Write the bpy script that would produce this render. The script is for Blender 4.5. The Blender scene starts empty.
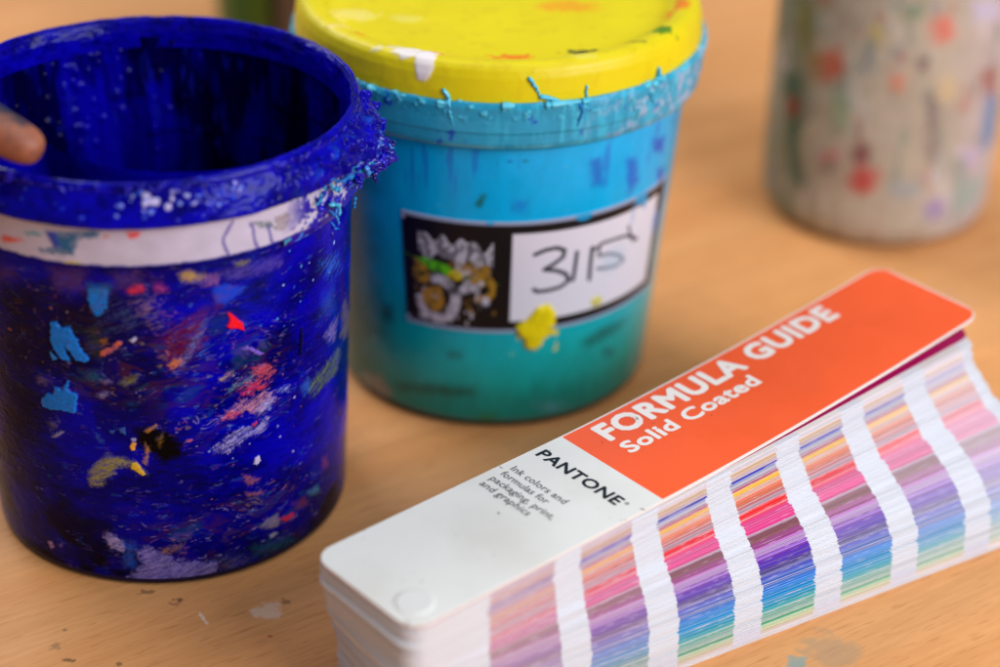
import bpy, bmesh, math
import numpy as np
from mathutils import Vector, Matrix
scene = bpy.context.scene
col = scene.collection
R = math.radians

# ------------------------------------------------------------------ camera
cd = bpy.data.cameras.new('camera')
cam = bpy.data.objects.new('camera', cd)
col.objects.link(cam)
fw = Vector((0, 0.86501379, -0.50174808)); rt = Vector((0.99972386, 0.01179056, 0.02032693)); up = Vector((-0.02349897, 0.50160953, 0.86477493))
cam.matrix_world = Matrix(((rt.x, up.x, -fw.x, 0), (rt.y, up.y, -fw.y, 0), (rt.z, up.z, -fw.z, 0.38450531), (0, 0, 0, 1)))
cd.sensor_width = 36.0
cd.lens = 71.14
cd.clip_start = 0.01
cd.clip_end = 50
cd.dof.use_dof = True
cd.dof.focus_distance = 0.604
cd.dof.aperture_fstop = 3.7
cd.dof.aperture_blades = 9
scene.camera = cam

# ------------------------------------------------------------------ light
w = bpy.data.worlds.new('World'); scene.world = w; w.use_nodes = True
bg = w.node_tree.nodes['Background']
bg.inputs['Color'].default_value = (0.86, 0.93, 1.0, 1)
bg.inputs['Strength'].default_value = 0.17

def area(name, loc, target, sx, sy, power, color):
    l = bpy.data.lights.new(name, 'AREA'); l.shape = 'RECTANGLE'; l.size = sx; l.size_y = sy
    l.energy = power; l.color = color
    o = bpy.data.objects.new(name, l); col.objects.link(o); o.location = loc
    d = Vector(target) - Vector(loc)
    o.rotation_euler = d.to_track_quat('-Z', 'Y').to_euler()
    return o
area('window_light', (1.05, -0.22, 0.80), (0, 0.6, 0.05), 1.0, 0.8, 20.5, (0.965, 0.97, 1.0))
area('ceiling_light', (0.15, 0.65, 1.55), (0.05, 0.62, 0.0), 1.5, 1.5, 8, (1.0, 0.99, 0.97))
area('far_window_light', (-1.25, 1.75, 1.5), (-0.05, 0.55, 0.05), 1.3, 1.0, 26, (1.0, 0.99, 0.975))
scene.view_settings.view_transform = 'Standard'
scene.view_settings.look = 'None'
scene.view_settings.exposure = 0.1
scene.view_settings.gamma = 1

# ------------------------------------------------------------------ helpers
FEAT = {
'blue': [
  [[[-38.8,104.2],[-18.7,108.1],[-9.0,107.9],[5.1,107.9],[11.3,96.6],[3.8,90.8],[-7.0,85.3],[-11.8,80.5],[-46.4,69.7]],[6,2,22],3,4,0.05,0.5],[[[-46.4,69.7],[-29.8,72.3],[-29.5,56.8],[-44.4,37.2],[-58.6,29.7]],[6,2,20],3,4,0.05,0.4],
  [[[-19.7,114.2],[-8.6,115.4],[-9.5,108.1],[-18.8,107.2]],[84,44,92],1.2,1,0.05,0.5],[[[-37.7,109.4],[-33.1,111.0],[-32.4,107.6],[-38.6,104.8]],[90,40,70],1.2,1,0.05,0.5],[[[-1.3,114.5],[5.6,115.1],[7.2,110.3],[-0.7,109.7]],[80,45,85],1.2,1,0.05,0.6],
  [[[2.0,106.8],[8.5,107.8],[12.4,106.9],[10.3,96.7],[7.1,94.5],[4.6,101.3]],[140,105,110],0.8,2,0.15,1],[[[-7.4,103.8],[2.0,106.8],[6.3,96.9],[2.9,92.1],[-2.1,93.8],[-8.2,95.2]],[45,60,110],0.8,2,0.1,1],
  [[[9.9,90.6],[12.8,96.5],[16.4,97.3],[23.2,100.5],[23.8,91.1],[18.2,83.3],[15.5,80.7],[12.4,81.1]],[105,14,16],1,2,0.15,0.8],[[[26.0,104.8],[28.3,103.6],[29.0,100.7],[26.9,99.7]],[90,20,50],0.6,1,0.1,0.5],
  [[[12.0,82.9],[14.2,85.1],[16.3,85.5],[16.7,83.5],[13.4,81.4]],[225,130,25],0.4,1,0.25,0.4],[[[15.6,82.4],[19.0,88.9],[22.5,96.3],[24.1,97.8],[23.5,94.3],[18.8,85.1],[15.5,80.7]],[110,130,215],0.6,1,0.2,0.8],
  [[[-10.4,94.3],[-6.3,95.3],[-7.0,85.3],[-10.7,86.2]],[52,62,18],1.2,1.5,0.05,0.6],[[[-7.0,87.5],[-3.5,89.4],[-2.3,91.3],[-0.2,91.4],[-0.6,90.1],[-4.7,86.8],[-6.9,86.0]],[205,100,75],0.3,0.7,0.3,0.2],
  [[[-6.4,91.6],[-4.8,92.4],[-4.4,90.5],[-6.1,89.2]],[150,95,20],0.4,0.8,0.15,0.5],[[[1.9,91.8],[3.5,93.3],[4.1,92.7],[3.1,91.1]],[185,180,225],0.3,0.5,0.25,0],[[[-8.5,108.7],[-5.8,109.7],[-2.8,108.7],[-3.5,102.9],[-6.4,99.8],[-8.3,101.6],[-8.8,105.5]],[14,118,215],0.3,0.7,0.3,0.1],
  [[[-8.3,110.4],[-1.7,110.6],[-2.4,108.1],[-8.0,108.3]],[16,110,140],0.6,0.8,0.1,0.3],[[[2.0,109.2],[5.3,110.7],[7.8,109.8],[7.1,108.1],[2.6,108.0]],[215,45,35],0.4,1,0.2,0.3],[[[9.7,109.9],[12.4,110.5],[13.3,108.4],[10.5,108.0]],[190,60,110],0.5,1,0.15,0.4],
  [[[17.3,113.6],[20.3,113.8],[23.5,112.0],[22.6,110.2],[18.1,110.9]],[205,165,60],0.5,1,0.2,0.3],[[[23.5,111.4],[28.1,111.6],[26.9,107.9],[23.6,108.3]],[150,95,140],0.6,1.2,0.1,0.5],[[[27.6,111.5],[37.0,112.5],[48.2,111.5],[48.7,107.6],[40.8,107.8],[31.4,108.6]],[82,64,168],0.6,0.8,0.05,0.7],
  [[[32.8,114.2],[36.8,113.4],[37.0,112.0],[33.3,113.1]],[160,150,60],0.5,0.8,0.15,0.5],[[[-21.2,95.7],[-19.2,96.3],[-17.9,94.3],[-15.4,95.6],[-14.4,92.4],[-12.9,90.8],[-13.1,88.9],[-10.3,84.6],[-11.5,83.4],[-14.8,83.9],[-15.9,86.6],[-17.8,87.8],[-16.6,84.2],[-16.7,82.9],[-19.5,83.3],[-21.2,86.4],[-22.0,89.0]],[24,126,232],0.12,0.5,0.55,0.0],
  [[[-23.0,85.1],[-21.8,84.0],[-20.7,82.9],[-22.1,81.7],[-22.8,83.1]],[40,140,235],0.12,0.3,0.3,0],[[[-27.9,67.1],[-25.6,69.4],[-23.5,69.7],[-22.7,72.8],[-21.1,72.6],[-20.3,71.8],[-18.5,75.8],[-17.9,75.6],[-18.4,72.1],[-15.6,71.6],[-16.7,64.4],[-21.8,64.4],[-25.8,63.7],[-28.0,64.1],[-28.7,65.6]],[24,126,232],0.12,0.5,0.6,0],
  [[[-29.3,73.8],[-26.8,74.9],[-23.8,73.2],[-27.2,71.9],[-29.2,71.9]],[110,90,120],0.5,1,0.2,0.6],[[[-14.1,79.5],[-8.5,81.0],[-7.2,77.3],[-11.1,76.2]],[25,80,110],0.8,1,0.15,0.6],[[[-2.2,76.7],[0.3,78.4],[3.0,79.7],[2.6,78.1],[-0.4,75.8]],[130,130,30],0.5,0.8,0.2,0.5],
  [[[-9.6,71.9],[-7.0,73.5],[-5.7,73.0],[-7.8,71.1]],[135,120,165],0.4,0.6,0.2,0.3],[[[-7.7,77.2],[-5.5,77.8],[-4.6,76.9],[-6.8,76.1]],[130,110,150],0.4,0.6,0.2,0.3],[[[1.1,61.0],[6.4,61.0],[10.5,59.3],[14.6,54.9],[14.8,50.2],[9.2,47.4],[4.7,51.7],[1.2,55.7]],[2,2,6],1.5,2,0.1,0.2],
  [[[-15.6,40.4],[-14.6,43.3],[-10.6,48.1],[-8.1,50.4],[-3.7,49.5],[-0.5,48.3],[2.1,45.7],[3.0,43.6],[0.8,44.0],[-1.7,46.6],[-5.1,45.7],[-8.9,41.5],[-11.6,38.1],[-14.9,37.5]],[160,150,10],0.5,0.8,0.15,0.55],
  [[[-0.8,48.0],[0.6,48.5],[3.1,43.8],[1.9,43.2],[-1.3,46.1]],[222,180,22],0.15,0.4,0.4,0.0],[[[-1.1,54.3],[-0.1,55.8],[1.0,55.4],[0.3,53.0],[-0.6,52.6]],[245,170,25],0.12,0.3,0.4,0],[[[3.7,59.7],[7.4,62.3],[8.1,61.6],[4.7,59.1]],[205,140,40],0.2,0.4,0.3,0.3],
  [[[3.4,55.7],[4.4,54.4],[4.9,53.0],[3.5,46.7],[2.4,47.6],[3.5,51.0]],[190,130,35],0.2,0.6,0.3,0.4],[[[7.1,57.2],[9.2,58.8],[9.1,57.3],[7.8,53.6]],[120,90,20],0.3,0.6,0.2,0.5],[[[-28.1,57.9],[-23.5,61.1],[-22.7,60.1],[-25.2,55.8],[-27.3,55.5]],[120,110,90],0.25,1.5,0.2,0.8],
  [[[-27.0,52.9],[-22.9,56.2],[-21.8,56.1],[-26.0,52.7]],[170,165,200],0.2,0.6,0.2,0.3],[[[-3.8,60.4],[-1.9,60.9],[-2.0,58.2],[-3.4,59.2]],[30,110,190],0.2,0.5,0.2,0.2],[[[-6.7,59.5],[-5.0,59.7],[-5.7,58.3],[-6.6,58.5]],[30,100,190],0.2,0.5,0.2,0.2],
  [[[-12.1,58.8],[-9.7,56.8],[-9.1,54.3],[-10.5,54.7]],[40,80,170],0.3,0.8,0.1,0.6],[[[30.1,98.0],[31.4,97.3],[32.2,96.2],[34.6,93.0],[35.2,90.2],[32.6,92.1],[30.9,91.9],[29.7,93.1],[30.7,95.3]],[242,22,28],0.1,0.25,0.5,0],
  [[[26.1,106.5],[28.8,107.8],[36.5,104.9],[34.6,103.2],[29.0,100.7],[26.7,102.8]],[16,60,205],0.8,1,0.1,0.2],[[[64.4,103.2],[77.2,99.4],[81.8,91.2],[70.8,92.8],[65.9,97.8]],[25,95,215],1,2,0.1,0.9],[[[66.5,89.0],[73.4,89.3],[75.0,80.0],[65.6,81.7]],[15,60,190],1.5,1.5,0.05,0.6],
  [[[55.4,83.3],[56.5,82.6],[56.1,73.1],[54.8,73.7]],[3,0,40],0.3,0.2,0.3,0],[[[34.0,84.0],[35.8,84.4],[39.3,82.0],[41.8,79.5],[39.9,79.9],[36.3,83.0]],[130,95,215],0.3,0.5,0.25,0.2],[[[29.3,69.9],[33.1,73.0],[37.3,74.9],[41.7,75.9],[44.9,74.6],[46.2,71.5],[42.2,67.9],[38.3,68.0],[33.5,67.7],[31.3,70.3]],[195,70,85],0.3,2.5,0.3,0.9],
  [[[29.3,70.9],[31.9,72.4],[37.3,74.2],[37.9,72.4],[33.0,70.8],[30.1,69.4]],[80,140,150],0.3,1.2,0.25,0.7],[[[37.3,76.2],[41.7,75.9],[43.6,73.9],[39.7,73.4]],[215,75,60],0.3,1,0.25,0.4],[[[33.0,68.8],[38.4,71.2],[42.8,67.7],[38.3,67.7],[34.1,67.5]],[215,40,60],0.3,1.5,0.25,0.7],
  [[[26.1,60.0],[29.3,64.0],[32.8,65.3],[38.3,65.4],[42.1,66.6],[45.0,64.1],[44.7,61.0],[39.4,58.8],[35.1,61.6],[30.9,60.6]],[205,135,150],0.3,2,0.3,0.75],[[[26.7,61.1],[30.4,63.0],[33.6,62.1],[32.1,60.6],[28.6,60.0]],[215,60,80],0.3,1.5,0.25,0.6],
  [[[37.5,60.4],[41.4,64.3],[44.7,63.6],[43.3,60.2],[39.4,59.1]],[150,150,215],0.3,1.2,0.3,0.5],[[[23.9,50.1],[27.2,53.0],[30.8,55.3],[34.9,55.3],[36.7,54.0],[41.9,56.8],[43.2,54.9],[39.2,51.8],[34.8,51.4],[28.2,48.7],[24.7,48.9]],[165,155,215],0.3,2,0.3,0.75],
  [[[36.5,56.1],[38.0,56.6],[38.7,55.4],[37.1,54.9]],[215,40,70],0.2,0.6,0.25,0.2],[[[36.7,40.9],[37.6,43.3],[38.7,43.6],[39.3,41.6],[38.3,40.6]],[200,190,230],0.15,0.3,0.4,0],[[[26.4,75.5],[29.8,76.9],[31.5,76.7],[31.1,74.9],[26.9,74.4]],[190,160,90],0.3,1,0.25,0.6],
  [[[45.4,65.3],[50.7,64.6],[50.7,62.3],[46.4,63.9]],[150,160,220],0.3,1,0.2,0.7],[[[33.2,37.6],[35.6,37.1],[38.8,34.6],[36.1,33.1],[34.3,34.5]],[150,80,90],0.4,1,0.2,0.5],[[[33.6,31.2],[36.0,30.0],[38.6,30.0],[41.0,28.7],[38.6,28.6],[34.8,29.4]],[150,85,90],0.3,0.8,0.2,0.3],
  [[[57.4,61.1],[63.8,62.5],[71.5,63.7],[78.7,64.3],[82.6,60.0],[77.4,56.3],[68.1,56.2],[61.0,55.3]],[100,120,30],0.6,2,0.15,0.8],[[[81.5,79.1],[87.5,77.0],[98.2,60.9],[84.7,63.3],[80.3,67.2]],[120,110,40],0.6,2,0.15,0.8],
  [[[67.8,74.1],[73.8,76.8],[78.2,75.7],[75.4,68.6],[70.1,70.9]],[130,120,190],0.5,1.5,0.15,0.8],[[[55.7,61.9],[59.1,62.9],[60.0,58.5],[57.4,57.8]],[25,90,200],0.6,1,0.1,0.4],[[[67.4,28.3],[70.4,27.2],[71.1,22.5],[67.4,24.4]],[120,40,60],0.6,0.8,0.1,0.4],
  [[[38.3,15.9],[42.5,18.2],[45.3,17.6],[46.7,14.3],[43.4,13.1]],[150,140,150],0.4,0.8,0.2,0.3],[[[45.6,16.1],[51.4,15.7],[52.7,13.6],[48.6,13.7]],[205,25,30],0.4,0.8,0.2,0.2],[[[51.4,19.3],[57.4,18.6],[59.7,14.8],[54.7,15.4]],[110,40,45],0.6,0.8,0.1,0.4],
  [[[58.7,20.0],[64.7,19.3],[65.8,15.9],[61.1,17.0]],[60,130,150],0.5,0.8,0.15,0.3],[[[41.9,11.3],[44.4,11.4],[45.3,10.1],[42.6,9.4]],[160,165,180],0.2,0.4,0.2,0.3],[[[35.5,9.2],[50.5,7.5],[52.9,3.3],[36.6,5.2]],[10,80,100],1.2,1.5,0.05,0.5],
  [[[-0.8,8.5],[-2.2,13.5],[0.9,15.8],[6.4,12.8],[11.3,8.8],[17.1,8.6],[23.2,7.5],[23.6,2.9],[16.7,0.8],[10.8,0.2],[0.9,0.6],[-6.9,0.1],[-7.4,1.5]],[140,128,205],0.4,1.5,0.15,0.55],[[[23.9,9.4],[30.9,8.0],[34.6,4.5],[28.8,0.7],[24.0,3.5]],[70,75,110],0.8,1.5,0.1,0.8],
  [[[-12.7,18.5],[-11.0,20.4],[-8.7,19.6],[-5.5,15.4],[-6.6,13.0],[-10.4,14.1]],[165,150,212],0.3,1,0.25,0.4],[[[-36.5,0.7],[-27.6,2.6],[-23.2,3.2],[-21.2,-0.2],[-31.2,-1.5]],[125,85,130],0.5,1.2,0.15,0.7],
  [[[-35.5,9.8],[-33.2,10.0],[-32.3,8.6],[-34.1,7.2]],[190,140,180],0.3,0.5,0.2,0.2],[[[-30.0,10.6],[-28.4,11.5],[-29.1,9.9],[-29.9,9.4]],[120,90,150],0.3,0.5,0.2,0.2],[[[-5.9,17.5],[-2.5,17.1],[-3.2,7.7],[-6.8,7.4]],[18,78,190],0.8,1,0.1,0.4],
  [[[5.1,15.0],[9.5,15.8],[13.4,15.7],[13.3,14.0],[7.0,12.6]],[140,95,35],0.4,1,0.15,0.7],],
'band': [
  [[[-18.9,128.1],[-3.0,130.0],[-4.3,127.6],[-9.5,126.8],[-10.8,121.6],[-21.4,120.8],[-22.1,121.9],[-16.5,123.7]],[6,92,140],0.5,0.8,0.5],[[[-18.9,128.1],[-16.3,128.6],[-14.5,123.4],[-16.8,123.0]],[30,60,180],0.5,0.6,0.3],
  [[[-34.0,123.6],[-29.7,124.2],[-26.7,123.5],[-31.4,121.7],[-34.3,121.5]],[215,75,60],0.6,0.8,0.4],[[[4.7,129.7],[8.5,129.6],[7.7,127.8],[5.3,127.5]],[222,60,60],0.5,0.7,0.3],[[[-14.9,118.7],[-11.9,119.9],[-8.4,119.3],[-9.4,117.9],[-14.4,117.5]],[205,185,20],0.5,0.6,0.3],
  [[[-32.0,117.1],[-27.0,118.1],[-26.5,116.6],[-32.2,115.1]],[190,120,90],0.6,0.8,0.5],[[[-2.0,128.9],[-0.1,129.0],[-0.4,127.7],[-2.0,127.7]],[200,130,140],0.5,0.5,0.4],[[[-26.6,126.8],[-19.4,128.0],[-20.2,126.2],[-25.4,125.8]],[70,150,170],0.6,0.8,0.6],
  [[[40.1,128.0],[46.5,126.3],[49.2,123.0],[42.6,125.7]],[60,90,90],0.4,1,0.6],[[[48.0,127.3],[52.2,127.4],[54.3,125.4],[51.2,121.6],[48.5,123.9]],[150,140,150],0.4,1,0.5],],
'lines': [
  [[34.8,129.5],[33.4,127.5],[31.8,125.0],[31.5,123.1],[33.0,119.1]],[[40.2,127.1],[40.9,125.5],[41.2,121.6],[42.2,118.7],[43.5,117.4]],[[45.8,124.7],[46.5,121.9],[46.8,119.6],[48.6,117.3]],],
'teal': [
  [[[-6.1,92.4],[-3.4,96.7],[-2.4,96.2],[-4.2,91.6]],[20,90,90],0.5,0.6,0.1,0.2],[[[33.8,33.1],[44.2,36.4],[57.7,34.3],[53.5,31.1],[37.7,29.5]],[12,95,90],1,1.2,0.1,0.3],[[[-38.1,12.2],[-19.3,16.9],[-5.1,17.2],[-5.8,14.1],[-29.2,10.9],[-37.3,9.9]],[12,75,55],1,1.2,0.1,0.3],
  [[[-59.3,7.2],[-46.1,12.4],[-40.4,7.0],[-43.0,0.7],[-52.4,-1.6],[-64.1,-1.3]],[150,150,140],1,1.5,0.15,0.4],[[[-15.9,31.8],[-10.1,32.7],[-10.1,29.9],[-15.2,29.1]],[15,95,90],0.8,1,0.1,0.3],[[[45.6,26.7],[52.7,23.1],[50.9,20.4],[46.2,23.2]],[20,95,100],0.8,1,0.1,0.3],
  [[[-43.0,44.5],[-36.6,45.2],[-37.9,38.2],[-42.6,37.3]],[15,70,70],1.2,1,0.1,0.3],[[[-4.2,7.0],[3.2,6.4],[1.8,2.3],[-3.5,2.7]],[40,120,70],0.8,1,0.1,0.4],[[[16.6,9.7],[22.8,10.4],[33.2,6.1],[23.2,4.2]],[80,150,160],1,1.5,0.1,0.6],
  [[[30.7,106.9],[35.4,106.6],[37.4,95.7],[32.4,96.9]],[14,95,200],0.8,0.8,0.1,0.2],[[[45.2,103.0],[50.0,103.0],[52.9,92.2],[48.4,88.1]],[14,85,200],0.8,0.8,0.15,0.2],[[[57.7,106.6],[66.6,103.8],[66.7,97.3],[59.4,101.1]],[16,60,190],0.6,0.6,0.15,0.2],
  [[[5.8,94.1],[10.5,93.9],[10.0,89.8],[6.6,90.0]],[20,120,210],1.2,1,0.05,0.2],[[[63.6,92.9],[70.5,89.9],[71.5,82.8],[66.4,85.1]],[14,70,190],0.6,0.6,0.15,0.2],[[[-5.4,93.0],[-4.1,96.3],[-3.3,95.5],[-4.4,91.9]],[20,100,70],0.3,0.4,0.1,0],
  ],
'jar': [
  [[[-20.6,45.0],[-16.6,50.3],[-12.1,46.5],[-12.1,39.8],[-18.2,38.7]],[120,45,55]],[[[-20.6,33.7],[-15.4,39.3],[-7.9,38.0],[-8.4,28.8],[-13.8,25.3],[-19.9,27.0]],[190,40,48]],[[[-39.2,82.1],[-30.5,88.9],[-26.9,81.2],[-29.5,73.1],[-36.9,71.9]],[195,88,62]],
  [[[-45.5,80.1],[-39.5,84.2],[-37.2,74.0],[-43.0,69.9]],[150,110,50]],[[[-60.9,67.7],[-49.0,70.0],[-43.4,56.4],[-44.4,37.9],[-39.2,23.6],[-46.9,20.6],[-57.6,50.9]],[30,86,72]],[[[-56.2,57.0],[-47.7,61.2],[-46.5,53.0],[-53.3,49.1]],[140,52,40]],
  [[[-34.9,38.9],[-25.5,46.2],[-23.9,39.8],[-32.3,33.8]],[190,110,110]],[[[-32.7,37.3],[-25.7,40.2],[-24.8,32.7],[-31.0,31.0]],[130,120,110]],[[[-8.7,79.9],[-3.0,81.7],[-2.1,73.9],[-7.1,72.7]],[215,120,90]],
  [[[3.4,103.8],[12.1,106.0],[15.8,95.6],[7.6,93.2]],[215,110,95]],[[[-18.1,98.7],[-14.3,100.1],[-13.4,92.7],[-17.4,92.9]],[195,175,90]],[[[6.3,71.8],[11.6,73.7],[16.5,39.9],[11.9,40.4]],[125,110,110]],
  [[[10.8,22.2],[19.6,25.7],[25.2,16.7],[16.6,13.6]],[150,130,180]],[[[37.3,66.9],[46.5,66.3],[55.6,40.3],[40.2,41.3]],[90,130,180]],[[[31.3,79.4],[44.5,78.0],[47.4,63.8],[36.6,67.1]],[150,90,85]],[[[-3.0,31.6],[9.5,32.4],[10.3,26.4],[-2.3,25.6]],[150,160,170]],
  [[[29.6,44.2],[38.3,42.8],[38.0,35.1],[31.0,37.1]],[190,170,215]],[[[-55.4,100.5],[-44.9,104.0],[-42.6,87.6],[-47.0,77.4],[-52.6,84.2]],[110,115,60]],[[[-6.4,109.7],[1.1,112.1],[0.9,104.6],[-5.7,103.5]],[110,140,115]],
  [[[0.0,89.0],[6.1,89.0],[6.3,81.8],[0.9,82.6]],[120,105,105]],[[[9.7,78.2],[18.6,78.2],[20.1,68.4],[12.2,69.3]],[205,180,140]],[[[-32.4,66.6],[-23.8,68.8],[-22.0,53.7],[-29.7,51.8]],[150,165,135]],[[[20.3,111.0],[37.5,107.8],[40.0,98.7],[24.4,101.2]],[190,185,215]],
  [[[26.4,31.3],[49.6,26.3],[43.5,14.5],[29.0,16.7]],[150,165,160]],],
'strokes': [
  [[14.0,73.0],[17.4,74.4],[21.3,74.8],[24.2,73.4],[23.9,70.7],[20.9,68.5],[17.4,66.6],[21.9,65.6],[25.3,63.7],[26.8,60.6],[23.6,58.5],[19.1,57.9],[15.5,57.9],[14.3,58.9]],[[28.9,71.5],[28.8,68.4],[28.6,64.8],[28.3,60.5]],
  [[34.8,71.8],[34.7,67.8],[34.7,63.7],[34.9,59.1]],[[36.0,70.9],[38.6,72.5],[44.5,72.4],[50.1,71.8],[56.4,68.0]],[[38.0,70.9],[37.7,67.8],[43.2,67.0],[47.9,64.5],[50.1,61.8],[46.2,60.9],[40.9,61.8],[37.9,62.5]],
  [[50.4,75.3],[51.8,72.1],[54.5,67.8]],],
'daub': [
  [8.5,44.1],[11.9,46.3],[15.8,51.5],[20.0,52.6],[22.9,48.0],[22.8,43.2],[19.0,39.7],[18.2,34.9],[15.3,33.3],[12.4,34.8],[11.5,39.0],[9.0,40.8],],
'daub2': [
  [36.7,50.4],[40.4,51.1],[42.3,47.8],[39.2,46.3],[37.0,47.8],],
}
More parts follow.
